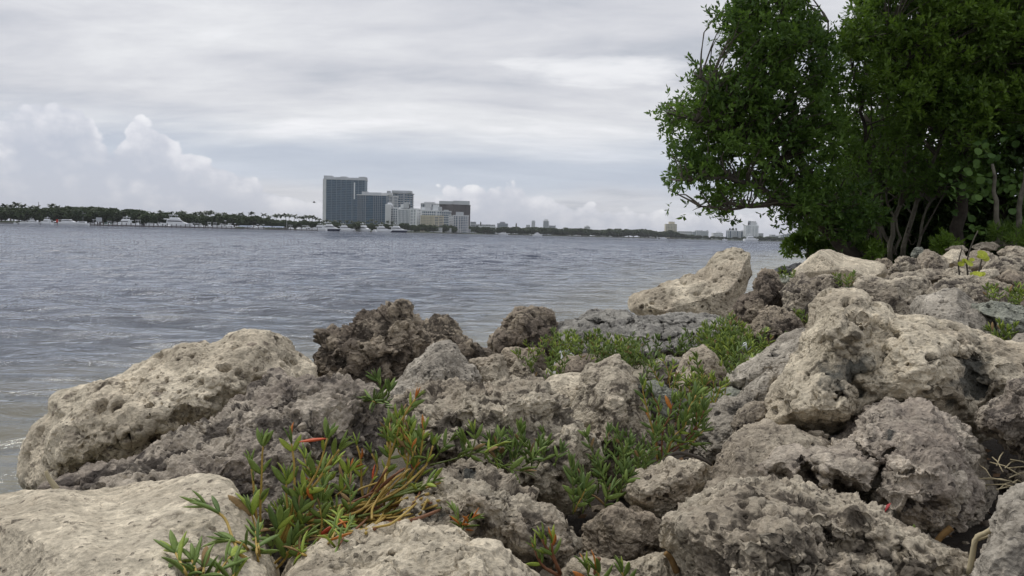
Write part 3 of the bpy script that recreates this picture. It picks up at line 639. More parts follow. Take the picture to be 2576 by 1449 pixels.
 ('D', [(1065,292),(1100,273),(1150,253),(1200,258),(1220,300),(1150,312)], 13.5, 'wet', 'round', 'low black wet rock at the waterline left of the slanting cream boulder', dict(sub=5, lean=.8)),
 ('D', [(1180,262),(1215,238),(1260,232),(1300,260),(1280,310),(1190,310)], 13.0, 'wet', 'round', 'higher black wet rock tucked behind the slanting cream boulder', dict(sub=5, lean=.6)),
 ('D', [(845,600),(850,530),(900,440),(985,400),(990,330),(1020,290),(1080,283),(1120,308),(1150,370),(1170,450),(1150,560),(1050,640),(920,640)], 5.3, 'brown', 'craggy', 'rough yellowish brown rock right of the large whitish wedge boulder', dict(sub=7, lean=.4, name='boulder', k=.8, cen=(1030,460))),
 ('D', [(1130,310),(1160,298),(1210,305),(1225,340),(1190,370),(1140,360)], 6.5, 'green', 'round', 'little greenish stone with a tuft left of the pinkish knotted rock', dict(sub=5)),
 ('D', [(1148,400),(1200,340),(1260,318),(1330,335),(1400,316),(1470,318),(1512,360),(1510,430),(1470,520),(1400,600),(1300,630),(1200,600),(1150,500)], 5.0, 'mauve', 'craggy', 'pinkish knotted rock behind the horned boulder with a dead twig on it', dict(sub=7, lean=.5, name='boulder', k=.75)),
 ('D', [(870,680),(960,590),(1000,500),(1060,488),(1150,503),(1200,540),(1240,590),(1262,650),(1200,740),(1100,770),(960,760)], 4.1, 'brown', 'craggy', 'rust brown crumbly rock in front of the yellowish brown one', dict(sub=7, lean=.5, name='boulder', k=.85)),
 ('D', [(1588,370),(1620,325),(1700,318),(1790,350),(1880,318),(1990,330),(2040,380),(2020,480),(1960,580),(1800,620),(1700,520),(1620,430)], 4.5, 'mauve', 'lumpy', 'wide mauve rock with a dark underside right of the tip of the great horned boulder', dict(sub=7, lean=.5, name='boulder', k=.8)),
 ('D', [(1872,570),(1878,480),(1930,430),(2020,400),(2100,383),(2180,400),(2250,450),(2320,500),(2400,550),(2440,620),(2530,690),(2500,760),(2350,740),(2200,700),(2000,660)], 3.4, 'grey', 'pitted', 'rounded light grey rock with large dimples above the back of the great horned boulder', dict(sub=7, lean=.6, name='boulder', thick=.25)),
 ('D', [(1990,420),(2080,350),(2180,318),(2300,318),(2420,330),(2500,370),(2545,440),(2540,520),(2300,540),(2150,500)], 4.4, 'mauve', 'rough', 'flat topped mauve rock below the yellow leaved seedlings', dict(sub=7, lean=.9, name='boulder')),
 ('D', [(2270,510),(2380,448),(2480,468),(2576,500),(2680,560),(2680,720),(2500,710),(2400,620)], 3.3, 'green', 'lumpy', 'green stained rock near the right edge beside the light grey dimpled one', dict(sub=7, lean=.6)),
 ('D', [(2495,710),(2540,660),(2620,648),(2700,700),(2660,780),(2540,760)], 2.95, 'grey', 'round', 'small grey stone on the right edge behind the tail of the great horned boulder', dict(sub=6)),
 ('D', [(1778,280),(1820,220),(1880,198),(1940,213),(1955,260),(1940,320),(1830,330)], 6.7, 'mauve', 'craggy', 'knotted upright stone just right of the slanting cream boulder', dict(sub=6, lean=.3)),
 ('D', [(1935,230),(1990,165),(2050,157),(2100,188),(2115,230),(2060,300),(1950,310)], 7.3, 'mauve', 'lumpy', 'grey mauve stone in the back row, pointed at its left', dict(sub=6)),
 ('D', [(2000,290),(2020,230),(2070,205),(2130,240),(2140,280),(2060,310)], 6.6, 'mauve', 'rough', 'rounded mauve stone in front of the pointed back row stone', dict(sub=6)),
 ('D', [(2085,200),(2150,153),(2210,153),(2235,200),(2220,270),(2110,270)], 7.6, 'pale', 'smooth', 'cream stone in the back row left of the seedlings', dict(sub=6)),
 ('D', [(1730,330),(1800,290),(1900,288),(2020,270),(2100,275),(2120,330),(2000,365),(1850,370)], 5.9, 'mauve', 'rough', 'long low mauve stone behind the wide mauve rock', dict(sub=6, lean=1.2)),
 ('D', [(2060,310),(2110,270),(2180,256),(2260,275),(2290,320),(2240,350),(2120,350)], 5.6, 'tan', 'rough', 'low tan stone at the foot of the seedlings', dict(sub=6, lean=1.0)),
 ('D', [(2235,210),(2280,160),(2360,168),(2420,200),(2445,260),(2360,300),(2250,280)], 7.0, 'mauve', 'round', 'pinkish stone directly behind the yellow leaves', dict(sub=6)),
 ('D', [(2335,280),(2400,200),(2480,188),(2560,198),(2640,240),(2640,320),(2500,330),(2380,320)], 6.1, 'mauve', 'rough', 'broad pinkish stone right of the yellow leaves', dict(sub=6, lean=.8)),
 ('D', [(2415,320),(2480,285),(2576,288),(2680,320),(2680,420),(2560,430),(2470,380)], 4.9, 'brown', 'lumpy', 'brown stone at the right edge below the broad pinkish one', dict(sub=6, lean=.8)),
 ('D', [(2280,290),(2340,268),(2420,275),(2440,310),(2380,340),(2300,330)], 5.7, 'tan', 'round', 'low tan stone right of the seedling stems', dict(sub=6, lean=.9)),
 ('D', [(1690,225),(1720,208),(1770,205),(1800,235),(1790,275),(1720,270)], 8.4, 'brown', 'rough', 'brown stone peeping over the right end of the slanting cream boulder', dict(sub=5)),
 ('D', [(1905,190),(1930,150),(1970,143),(2000,170),(1980,210),(1920,215)], 9.2, 'green', 'rough', 'mossy greenish stone at the foot of the hedge', dict(sub=5)),
 ('D', [(2110,160),(2150,135),(2215,130),(2250,160),(2200,185)], 9.8, 'mauve', 'rough', 'small mauve stone in the row under the hedge', dict(sub=5)),
 ('D', [(2260,140),(2320,115),(2400,108),(2440,135),(2400,160),(2300,160)], 11, 'tan', 'rough', 'flat tan stone at the hedge edge above the yellow leaves', dict(sub=5, lean=1.2)),
 ('D', [(2400,170),(2460,140),(2540,135),(2620,160),(2620,210),(2450,210)], 8.2, 'tan', 'rough', 'low tan stone under the grassy bank near the right edge', dict(sub=5, lean=1)),
 ('D', [(2380,110),(2440,100),(2500,108),(2520,130),(2440,140)], 12.5, 'mauve', 'round', 'farthest mauve stone under the grassy bank', dict(sub=5, lean=1)),
]
for (tg, poly, d, mat, style, label, kw) in ROCKS: rock(tg, poly, d, mat, style, label, **kw)
def small_stone(sub, seed, style):
    rs = np.random.default_rng(seed); V, F = ico(sub); D = V.copy()
    for _ in range(12):
        n = rs.normal(size=3); n /= np.linalg.norm(n); o = rs.uniform(.6, .9); tt = D@n-o; D = D-np.maximum(tt, 0)[:, None]*n[None]*.92
    D *= np.array((1.0, rs.uniform(.7, .95), rs.uniform(.55, .8)))*.2
    me = newmesh('rock', D, F); me.polygons.foreach_set('use_smooth', [True]*len(me.polygons))
    o = mobj('tmp', me); md = o.modifiers.new('w', 'NODES'); md.node_group = RNG_G; st = STY[style]
    md[RID['off']] = rs.uniform(-20, 20, 3).tolist()
    for key, val in st.items(): md[RID[key]] = float(val*.75 if key in ('ma', 'pa', 'ba', 'fa', 'ca') else val*1.25)
    me2 = bpy.data.meshes.new_from_object(o.evaluated_get(bpy.context.evaluated_depsgraph_get()))
    bpy.data.objects.remove(o); bpy.data.meshes.remove(me); me2.materials.clear(); return me2
protos = []
for i, (st_, mt) in enumerate([('rough', 'tan'), ('round', 'mauve'), ('lumpy', 'grey'), ('craggy', 'brown'), ('rough', 'mauve'), ('round', 'brown')]):
    me = small_stone(5, 900+i, st_); me.materials.append(RM[mt]); protos.append(me)
rs = random.Random(5)
cells = []
def fill_stone(x, y, sc, label, group):
    o = bpy.data.objects.new('rock', protos[rs.randrange(6)]); COL.objects.link(o)
    o.location = (x, y, gz(x, y)+.02*sc); o.rotation_euler = (rs.uniform(-.5, .5), rs.uniform(-.5, .5), rs.uniform(0, 6.28)); o.scale = (sc, sc, sc*rs.uniform(.8, 1.1))
    tag(o, label, 'rock', group)
for _ in range(1400):
    y = rs.uniform(1.0, 9.0); x = rs.uniform(-.72, .78)*y; s_ = float(shore_dist(np.array([x]), np.array([y]))[0])
    if s_ < .1 or s_ > 7: continue
    sc = rs.uniform(.35, .95)*min(1.5, .55+y*.13)
    if any((x-a)**2+(y-b)**2 < ((sc+c)*.115)**2 for a, b, c in cells): continue
    cells.append((x, y, sc))
    if len(cells) > 150: break
for x, y, sc in cells:
    q = x/y
    lb, gp = (('small weathered rock in the gaps beside the pale slab on the left', 'rubble rocks on the left') if q < -.22 else ('small weathered rock in the planted gaps of the middle', 'rubble rocks in the middle') if q < .22 else ('small weathered rock in the gaps around the great horned boulder', 'rubble rocks on the right'))
    fill_stone(x, y, sc, lb, gp)
bank = []
for _ in range(2500):
    y = rs.uniform(6.5, 17.0); x = rs.uniform(.30, .72)*y; s_ = float(shore_dist(np.array([x]), np.array([y]))[0])
    if s_ < .2: continue
    sc = rs.uniform(1.0, 2.6)
    if any((x-a)**2+(y-b)**2 < ((sc+c)*.13)**2 for a, b, c in bank): continue
    bank.append((x, y, sc))
    if len(bank) > 110: break
for x, y, sc in bank: fill_stone(x, y, sc, 'pinkish grey limestone rock in the far riprap below the hedge', 'far riprap rocks')
# loose gravel in the gaps
gm = MB()
V1, F1 = ico(1)
for _ in range(2600):
    y = rs.uniform(.9, 7.0); x = rs.uniform(-.7, .75)*y
    s_ = float(shore_dist(np.array([x]), np.array([y]))[0])
    if s_ < -.1: continue
    r = rs.uniform(.006, .022)*(1+.15*y); z = gz(x, y)
    a = rs.uniform(0, 6.28); ca, sa = math.cos(a), math.sin(a); e = (rs.uniform(.7, 1.3), rs.uniform(.7, 1.3), rs.uniform(.4, .9))
    gm.add([(x+(p[0]*e[0]*ca-p[1]*e[1]*sa)*r, y+(p[0]*e[0]*sa+p[1]*e[1]*ca)*r, z+p[2]*e[2]*r) for p in V1], F1.tolist())
tag(gm.build('gravel', RM['brown']), 'loose brown gravel and rubble between the boulders', 'gravel', kind='stuff')
lm = MB()
for _ in range(900):
    y = rs.uniform(.9, 5.0); x = rs.uniform(-.55, .75)*y
    if float(shore_dist(np.array([x]), np.array([y]))[0]) < .5: continue
    z = gz(x, y)+.012; a = rs.uniform(0, 6.28); L = rs.uniform(.012, .03); d1 = Vector((math.cos(a)*L, math.sin(a)*L, rs.uniform(-.4, .4)*L)); d2 = Vector((-math.sin(a)*L*.35, math.cos(a)*L*.35, rs.uniform(0, .4)*L)); p = Vector((x, y, z))
    lm.add([p-d1, p+d2, p+d1, p-d2], [(0, 1, 2), (0, 2, 3)])
tag(lm.build('leaf_litter', RM['litter']), 'dry brown leaf litter lying in the gaps between the boulders', 'leaf litter', kind='stuff')
print('rock tris', ROCK_PARAMS['total'])
# ---------------------------------------------------------------- far shore
M = {
 'white': plain('white_paint', (.70, .72, .74), .5, .06), 'offwhite': plain('offwhite_stucco', (.55, .56, .57), .7, .08, .1), 'conc': plain('pale_concrete', (.42, .44, .46), .8, .1, .1),
 'grey': plain('grey_concrete', (.26, .28, .31), .8, .1, .1), 'cream': plain('cream_stucco', (.52, .48, .38), .8, .08, .1), 'brown': plain('dark_bronze_cladding', (.085, .075, .08), .5, .1, .1),
 'glass': plain('dark_blue_glass', (.020, .075, .135), .4, .25, .12, spec=.45), 'glass2': plain('grey_glass', (.06, .075, .095), .15, .25, .12, spec=.8),
 'bluegrey': plain('blue_grey_slab_edge', (.19, .25, .31), .6, .1, .1), 'cyan': plain('pale_cyan_stucco', (.42, .56, .58), .7, .06, .1), 'roofblue': plain('blue_grey_awning', (.22, .27, .36), .6, .08), 'wood': plain('grey_weathered_wood', (.13, .12, .12), .9, .2, 2),
 'hullblue': plain('navy_gelcoat', (.015, .02, .05), .25, .05), 'black': plain('black_rubber', (.02, .02, .022), .5, .1), 'red': plain('red_sign_paint', (.45, .05, .03), .5, .1),
 'grass': plain('bank_grass', (.045, .07, .025), .9, .3, .2), 'seawall': plain('seawall_concrete', (.16, .155, .15), .9, .2, .3), 'tile': plain('grey_roof_tile', (.20, .17, .155), .8, .1, .3),
 'bark': plain('palm_bark', (.16, .14, .12), .9, .2, 3), 'metal': plain('galvanised_metal', (.35, .36, .38), .4, .05, metal=.6), 'solar': plain('tinted_window', (.02, .025, .035), .1, .1, spec=.8),
}
def leafmat(name, c1, c2, rough=.5, trans=.25):
    m, t, p = newmat(name)
    g = t.new('ShaderNodeAttribute'); g.attribute_name = 'tint'
    c = t.mix(g.outputs['Fac'], c1, c2)
    t.put(p.inputs['Base Color'], c); p.inputs['Roughness'].default_value = rough; p.inputs['Specular IOR Level'].default_value = .35
    if trans:
        tr = t.new('ShaderNodeBsdfTranslucent'); t.put(tr.inputs[0], t.mix(.5, c, (.12, .20, .02)))
        mx = t.new('ShaderNodeMixShader'); mx.inputs[0].default_value = trans
        out = [n for n in t.n if n.type == 'OUTPUT_MATERIAL'][0]
        t.l.new(p.outputs[0], mx.inputs[1]); t.l.new(tr.outputs[0], mx.inputs[2]); t.l.new(mx.outputs[0], out.inputs[0])
    return m
LM = {'palm': leafmat('palm_frond', (.022, .04, .018), (.045, .065, .025), .5, .1), 'far': leafmat('far_foliage', (.020, .038, .016), (.048, .068, .026), .7, .1)}
def shore_D(px):
    return float(np.interp(px, [-800, 0, 374, 640, 805, 1017, 1240, 1600, 2000, 3400], [470, 440, 470, 560, 640, 850, 1250, 1450, 1500, 1600]))
def ang_pt(px, D, z):
    """point on the ground plan at distance D in the direction of that place on the far shore"""
    p = P(px, 590, D); return Vector((p.x, D, z))
def make_far_land():
    xs = list(range(-1400, 3900, 60)); near, far = [], []
    v = []; f = []
    for x in xs:
        D = shore_D(x)
        a, b, c = ang_pt(x, D, 0), ang_pt(x, D+30, 0), ang_pt(x, 6500, 0)
        v += [(a.x, a.y, -1.6), (a.x, a.y, .75), (a.x*1.001, a.y+2.5, .8), (b.x, b.y, 1.6), (c.x, c.y, 6.0)]
    n = len(xs)
    for i in range(n-1):
        for k in range(4): f.append((i*5+k, (i+1)*5+k, (i+1)*5+k+1, i*5+k+1))
    me = newmesh('far_land', v, f); o = mobj('far_land', me, M['seawall']); me.materials.append(M['grass'])
    for i, p in enumerate(me.polygons): p.material_index = 0 if i % 4 == 0 else 1
    tag(o, kind='structure')
make_far_land()

# ---- buildings: footprint polygon, recessed glass core, floor slabs, piers, roof pieces
def offset_poly(poly, d):
    n = len(poly); out = []
    ar = sum(poly[i][0]*poly[(i+1) % n][1]-poly[(i+1) % n][0]*poly[i][1] for i in range(n))
    sg = 1 if ar > 0 else -1
    for i in range(n):
        p0, p1, p2 = Vector(poly[i-1]), Vector(poly[i]), Vector(poly[(i+1) % n])
        e1 = (p1-p0).normalized(); e2 = (p2-p1).normalized()
        n1 = Vector((e1.y, -e1.x))*sg; n2 = Vector((e2.y, -e2.x))*sg
        b = (n1+n2); b = b/max(b.dot(n1), .3) if b.length > 1e-6 else n1
        out.append(tuple(p1+b*d))
    return out
def building(tg, x0, x1, ytop, D, label, floors, faces, depth=22, ybase=None, wall='white', glass='glass', slab='white', roof=(), xc=None, dl=0, dr=0, solid=None, slabd=1.0, slabh=.35, cat='building', name='apartment_building', parapet=1.2, pw=.45, pm_=None):
    """faces: per visible edge, (pier fractions); roof: (fx0, fx1, height, material) boxes; solid: list of (edge, t0, t1, material) closed wall strips"""
    X0, yt = fx(tg, x0, ytop); X1, _ = fx(tg, x1, ytop)
    mid = P((X0+X1)/2, yt, D); H = mid.z; z0 = 1.4
    a = P(X0, yt, D); b = P(X1, yt, D)
    if xc is None: front = [(a.x, D+dl), (b.x, D+dr)]
    else:
        XC, _ = fx(tg, xc, ytop); c = P(XC, yt, D); front = [(a.x*(D+dl)/D, D+dl), (c.x, D), (b.x*(D+dr)/D, D+dr)]
    dep = max(dl, dr)+depth
    poly = front+[(front[-1][0], D+dep), (front[0][0], D+dep)]
    cxm = sum(p[0] for p in poly)/len(poly)
    root = thing(name, label, cat, (cxm, D, z0)); H -= z0
    L = [(p[0]-cxm, p[1]-D) for p in poly]
    MB().prism(offset_poly(L, -slabd*.6), 0, H-.3).build('glazing', M[glass], root)
    s = MB(); hh = H/floors
    for k in range(1, floors+1):
        z = k*hh
        s.prism(offset_poly(L, slabd*.0+.02*(k % 2)), z-slabh-(parapet if False else 0), z)
    o = s.build('floor_slab', M[slab], root); tag(o, kind='stuff')
    # balcony parapets: slim upstands standing back from the slab edge
    pm = MB(); ne = len(front)-1
    w = MB(); wm = {}
    def edge(i, t, off=0):
        p, q = Vector(L[i]), Vector(L[i+1]); e = (q-p).normalized(); nn = Vector((e.y, -e.x))
        r = p.lerp(q, t)+nn*off; return r, e, nn
    for i, piers in enumerate(faces[:ne]):
        if isinstance(piers, int): piers = [j/piers for j in range(piers+1)] if piers else []
        ln = (Vector(L[i+1])-Vector(L[i])).length
        for t_ in piers:
            r, e, nn = edge(i, t_); hw = pw
            c = [r-e*hw+nn*.25, r+e*hw+nn*.25, r+e*hw-nn*slabd, r-e*hw-nn*slabd]
            w.prism([tuple(q) for q in c], 0, H+.02)
    if w.v: tag(w.build('pier', M[pm_ or wall], root), kind='stuff')
    if solid:
        for (i, t0, t1, mt, *zz) in solid:
            p, e, nn = edge(i, t0); q, _, _ = edge(i, t1)
            c = [p+nn*.32, q+nn*.32, q-nn*(slabd+.3), p-nn*(slabd+.3)]
            h0, h1 = (zz[0]*H, zz[1]*H) if zz else (0, H+.05)
            MB().prism([tuple(v) for v in c], h0, h1).build('wall', M[mt], root)
    cap = MB().prism(offset_poly(L, .35), H-.15, H+1.0); cap.build('roof', M[wall], root)
    W = L[len(front)-1][0]-L[0][0]
    for (f0, f1, hr, mt) in roof:
        xa, xb = L[0][0]+W*f0, L[0][0]+W*f1
        kk = roof.index((f0, f1, hr, mt)); MB().box(xa, dep*(.2-.03*kk), H+1.003+.004*kk, xb, dep*(.75+.02*kk), H+1.0+hr).build('roof_structure', M[mt], root)
    return root, L, H
def windows_building(tg, x0, x1, ytop, D, label, rows, cols, depth=18, wall='offwhite', roof=(), name='building', ww=.6, wh=.5, gl='glass2', cat='building'):
    """plain walls with rows of recessed windows"""
    X0, yt = fx(tg, x0, ytop); X1, _ = fx(tg, x1, ytop); a, b, m_ = P(X0, yt, D), P(X1, yt, D), P((X0+X1)/2, yt, D)
    z0 = 1.4; H = m_.z-z0; cxm = (a.x+b.x)/2; W = b.x-a.x; root = thing(name, label, cat, (cxm, D, z0))
    c = MB().box(-W/2, .5, 0, W/2, depth, H).build('wall', M[wall], root)
    f = MB(); g = MB(); cw, rh = W/cols, H/rows
    for i in range(rows):                        # bands between the window rows and piers between the windows: openings with real depth
        f.box(-W/2-.1, .0, i*rh-.0, W/2+.1, .6, i*rh+rh*(1-wh))
    for j in range(cols+1):
        xx = -W/2+j*cw; hw = cw*(1-ww)/2
        f.box(max(xx-hw, -W/2-.1), .06, 0, min(xx+hw, W/2+.1), .6, H)
    tag(f.build('facade_grid', M[wall], root), kind='stuff')
    for i in range(rows):
        g.box(-W/2+.1, .42, i*rh+rh*(1-wh), W/2-.1, .48, (i+1)*rh-.05)
    tag(g.build('window', M[gl], root), kind='stuff')
    MB().box(-W/2-.3, -.2, H, W/2+.3, depth+.2, H+.7).build('roof', M[wall], root)
    for (f0, f1, hr, mt) in roof: MB().box(-W/2+W*f0, depth*.2, H+.703, -W/2+W*f1, depth*.7, H+.7+hr).build('roof_structure', M[mt], root)
    return root
def city():
    r, L, H = building('H', 200, 768, 128, 1330, 'tallest blue glass tower with a white end wall, left end of the high rise group', 29,
        [[.0, .07, .2, .32, .43, .55, .685, .715, .84, .93, 1]], depth=26, wall='conc', slab='bluegrey', slabd=1.6, slabh=.5, pw=.25, pm_='bluegrey',
        solid=[(0, -.002, .075, 'offwhite'), (0, .735, .762, 'white', .62, .95)], roof=[(.0, .19, 5.8, 'conc'), (.19, .4, 3.6, 'conc'), (.4, .55, 4.6, 'conc'), (.55, .84, 3.0, 'conc'), (.84, 1.0, 4.8, 'conc')])
    building('H', 655, 1062, 338, 1180, 'wide blue glass slab block with thin white mullions beside the tallest tower', 20, [[.04, .08, .12, .17, .22, .28, .29, .56, .62, .69, .75, .83, .98]], depth=22, wall='offwhite', slab='bluegrey', slabd=1.2, slabh=.4, pw=.25, pm_='grey',
        roof=[(.15, .34, 4.6, 'conc'), (.34, .8, 3.6, 'conc'), (.8, 1.15, 3.2, 'offwhite')])
    building('H', 1050, 1204, 352, 1400, 'curved pale balcony tower with a sloping top just behind the wide glass slab block', 13, [6, 3], xc=1150, dl=2, dr=14, depth=14, wall='offwhite', slab='offwhite', slabh=1.0, slabd=1.4, roof=[(.0, .5, 5.5, 'offwhite'), (.05, .35, 9, 'conc')])
    building('H', 1125, 1415, 312, 1500, 'dark glass corner tower with projecting white balconies and a flat canopy roof', 17, [4, 3], xc=1292, dl=16, dr=20, depth=18, wall='grey', slab='offwhite', slabh=.9, slabd=2.2, roof=[(.1, .9, 3.5, 'glass2'), (.05, .95, 4.6, 'conc')])
    building('H', 1116, 1207, 512, 1110, 'narrow balcony block beside the plain white end wall', 13, [3], depth=16, wall='white', slab='white', slabh=1.0, slabd=1.4)
    building('H', 1045, 1116, 466, 1105, 'plain white end wall block rising right of the wide glass slab', 3, [1], depth=16, wall='white', slab='white', slabd=.3, glass='glass2', solid=[(0, .0, 1.0, 'offwhite')], roof=[(.3, .9, 2.2, 'white')])
    building('H', 1205, 1372, 532, 1085, 'white block with tall dark vertical stripes in its facade', 11, [9], depth=16, wall='white', slab='conc', slabh=.3, slabd=1.0, roof=[(.1, .7, 2.4, 'white')])
    building('H', 1372, 1522, 524, 1080, 'white building with rounded wraparound balconies in the middle of the skyline', 15, [2, 2], xc=1465, dl=3, dr=10, depth=12, wall='white', slab='white', slabh=1.2, slabd=1.8, roof=[(-.9, -.1, 5.6, 'white'), (-.6, -.1, 8.5, 'conc')])
    building('H', 1522, 1772, 452, 1420, 'pale building with a dark penthouse storey behind the white blocks', 9, [7, 2], xc=1690, dl=2, dr=14, depth=14, wall='offwhite', slab='offwhite', slabh=1.2, slabd=1.2, roof=[(.15, .75, 2.5, 'offwhite')])
    building('H', 1535, 1800, 545, 1230, 'stepped white building with dark balcony openings above the cream block', 8, [8, 2], xc=1740, dl=1, dr=10, depth=14, wall='white', slab='white', slabh=1.3, slabd=1.5, roof=[(-.05, .45, 4.0, 'white'), (.15, .42, 9.5, 'offwhite'), (.5, 1.0, 5.5, 'conc'), (.58, .85, 8.5, 'white')])
    building('H', 1520, 1822, 618, 1060, 'cream apartment block with rounded balconies on its right half', 10, [9, 2], xc=1700, dl=5, dr=8, depth=12, wall='cream', slab='cream', slabh=1.2, slabd=1.1)
    building('H', 1800, 1925, 556, 1180, 'white blue balcony building squeezed right of the cream block', 9, [5], depth=14, wall='conc', slab='white', slabh=.9, slabd=1.3, roof=[(.2, .7, 1.5, 'conc')])
    building('H', 1772, 2185, 468, 1330, 'dark bronze tower with a pale roof band at the right end of the high rises', 17, [[0, .08, .16, .24, .32, .40], [0, .45, .75, 1]], xc=1965, dl=14, dr=18, depth=16, wall='brown', slab='brown', glass='brown', slabh=.5, slabd=1.0,
        roof=[(0, .48, 5.5, 'conc'), (.46, .98, 6.5, 'conc')], solid=[(0, .0, .12, 'brown'), (0, .5, .95, 'brown')])
    windows_building('H', 1895, 1972, 618, 1100, 'small white block with square windows before the bronze tower', 10, 4, depth=12, wall='white', ww=.45)
    building('H', 1960, 2160, 616, 1090, 'grey white balcony block standing in front of the bronze tower', 10, [[0, .14, .3, .36, .5, .66, .8, .92, 1]], depth=14, wall='offwhite', slab='offwhite', slabh=.8, slabd=1.2, roof=[(.15, .65, 4.5, 'conc')])
    W = windows_building
    W('H', 2190, 2260, 700, 1300, 'low pale house cluster right of the bronze tower', 4, 5, wall='conc')
    W('H', 2250, 2310, 735, 1350, 'lower grey house beside the pale house cluster', 2, 4, wall='offwhite')
    W('H', 2330, 2520, 738, 1420, 'long low pale roofs behind the modern white house', 2, 9, wall='conc', ww=.3)
    W('H', 1612, 1700, 782, 1010, 'waterfront house with dark doorways under the cream block', 2, 5, depth=10, wall='conc', ww=.7, wh=.6)
    W('H', 1700, 1800, 782, 1015, 'second waterfront house with columns under the cream block', 2, 6, depth=10, wall='offwhite', ww=.5, wh=.6)
    W('H', 1840, 1925, 790, 1060, 'low white waterfront house left of the broad terrace house', 2, 5, depth=10, wall='offwhite', ww=.5)
    W('H', 1942, 2070, 796, 1090, 'broad grey terrace house at the water', 3, 6, depth=10, wall='conc', ww=.6)
    W('H', 2070, 2185, 800, 1092, 'right half of the grey terrace houses, with a lower roof', 3, 5, depth=10, wall='conc', ww=.7)
    building('I', 120, 352, 208, 1270, 'modern white waterfront house with wide open terraces', 3, [[0, .22, .43, 1]], depth=14, wall='white', slab='white', slabh=1.1, slabd=2.2, name='house', cat='house')
    W('I', 372, 516, 166, 2000, 'grey office block with a roof box behind the trees', 7, 10, wall='grey', roof=[(.25, .72, 4, 'grey')], gl='glass')
    W('I', 762, 814, 184, 3000, 'small hazy striped high rise on the horizon, leftmost of the three', 9, 6, wall='conc', ww=.3)
    W('I', 836, 884, 140, 3000, 'slim hazy high rise with a dark top left of the tall ribbed tower', 13, 5, wall='conc', ww=.4, roof=[(.1, .9, 4, 'conc')])
    building('I', 994, 1070, 132, 3000, 'tall hazy ribbed tower with a rounded top on the horizon', 16, [7], depth=20, wall='offwhite', slab='conc', slabh=.6, slabd=2, roof=[(.15, .85, 6, 'offwhite')])
    W('I', 1072, 1160, 195, 2800, 'low hazy building beside the tall ribbed tower', 5, 7, wall='grey', roof=[(0, .05, 3, 'conc'), (.95, 1, 3, 'conc')])
    building('I', 1158, 1288, 275, 1440, 'white villa with arched openings and a pale roof at the water', 2, [8], depth=12, wall='cream', slab='offwhite', slabh=.8, slabd=1.4, glass='solar', name='villa', cat='villa', roof=[(.05, .95, 2.2, 'conc')])
    W('I', 1552, 1626, 208, 3000, 'faint pale building showing above the tree line', 3, 6, wall='offwhite', roof=[(.3, .75, 4, 'offwhite')])
    W('I', 1942, 2010, 322, 1480, 'small boathouse with a pale eave under the trees', 1, 4, depth=8, wall='grey', name='house', cat='house')
    W('I', 650, 720, 280, 1350, 'low brown house hidden in the trees left of the villa', 1, 5, depth=8, wall='grey', name='house', cat='house')
    W('I', 960, 1050, 285, 1400, 'low dark house between the trees and the villa', 1, 6, depth=8, wall='grey', name='house', cat='house')
    W('J', 298, 455, 190, 1750, 'beige tower block with a roof box above the domed tree', 10, 7, wall='cream', roof=[(.3, .82, 5.5, 'cream')])
    W('J', 0, 130, 290, 1800, 'long low white building left of the domed tree', 2, 12, wall='offwhite', ww=.4)
    W('J', 470, 690, 296, 1800, 'long low white building right of the domed tree', 3, 14, wall='offwhite', ww=.4)
    building('J', 690, 740, 300, 1780, 'narrow white block with two dark stripes', 4, [3], depth=12, wall='white', slab='conc', slabd=1.2)
    building('J', 741, 916, 290, 1650, 'white apartment block with tall vertical ribs', 8, [11], depth=16, wall='white', slab='conc', slabh=.4, slabd=1.3, roof=[(.0, .55, .8, 'grey'), (.9, .98, 1.2, 'grey')])
    W('J', 990, 1132, 322, 1700, 'small white stepped building with dark square windows', 4, 8, wall='white', roof=[(.3, .9, 3, 'white')], ww=.5)
    building('J', 1203, 1462, 290, 1640, 'white striped apartment block with trees growing on its roof', 7, [[0, .07, .2, .26, .33, .4, .47, .58, .66, .72, .85, .93, 1]], depth=18, wall='white', slab='conc', slabh=.4, slabd=1.4, roof=[(.0, .55, 1.0, 'conc'), (.75, .98, 1.6, 'white')])
    building('J', 1464, 1648, 212, 1620, 'tall white hotel like tower with long balconies near the leaning tree', 12, [[0, .1, .42, .5, .72, 1]], depth=18, wall='white', slab='white', slabh=1.7, slabd=1.5, roof=[(.3, .95, 6.2, 'white'), (.3, .4, 9.5, 'grey'), (.4, .82, 8.8, 'offwhite')])
    W('J', 1652, 1720, 326, 1680, 'grey white block right of the tall white balcony tower', 4, 5, wall='conc', ww=.7)
    building('J', 1722, 1900, 388, 1540, 'low white waterfront house right of the white cruiser', 2, [7], depth=12, wall='white', slab='white', slabh=.8, slabd=1.2, name='house', cat='house')
    W('J', 1838, 1895, 345, 1900, 'tiny pale building peeping above the low white house', 4, 4, wall='conc')
    W('J', 1895, 1980, 360, 1900, 'long pale block left of the striped white apartments', 3, 8, wall='conc')
    W('J', 1980, 2032, 348, 1850, 'pale grey block next to the striped white apartments', 4, 4, wall='conc')
    building('J', 2034, 2096, 338, 1700, 'grey white flats at the left end of the striped group', 6, [5], depth=14, wall='offwhite', slab='conc', slabd=1.2)
    building('J', 2098, 2300, 325, 1650, 'white striped flats seen beside the leaning tree', 6, [12], depth=16, wall='white', slab='conc', slabh=.5, slabd=1.4, roof=[(.0, .5, 1.5, 'white')])
    W('J', 2068, 2160, 418, 1540, 'low cream garden wall house at the far waterline', 1, 6, depth=6, wall='cream', name='house', cat='house')
    # pale cyan house in the marina trees
    r = windows_building('K', 1090, 1202, 248, 520, 'pale cyan boxy house among the palms behind the marina', 1, 1, depth=14, wall='cyan', ww=.35, wh=.55, name='house', cat='house')
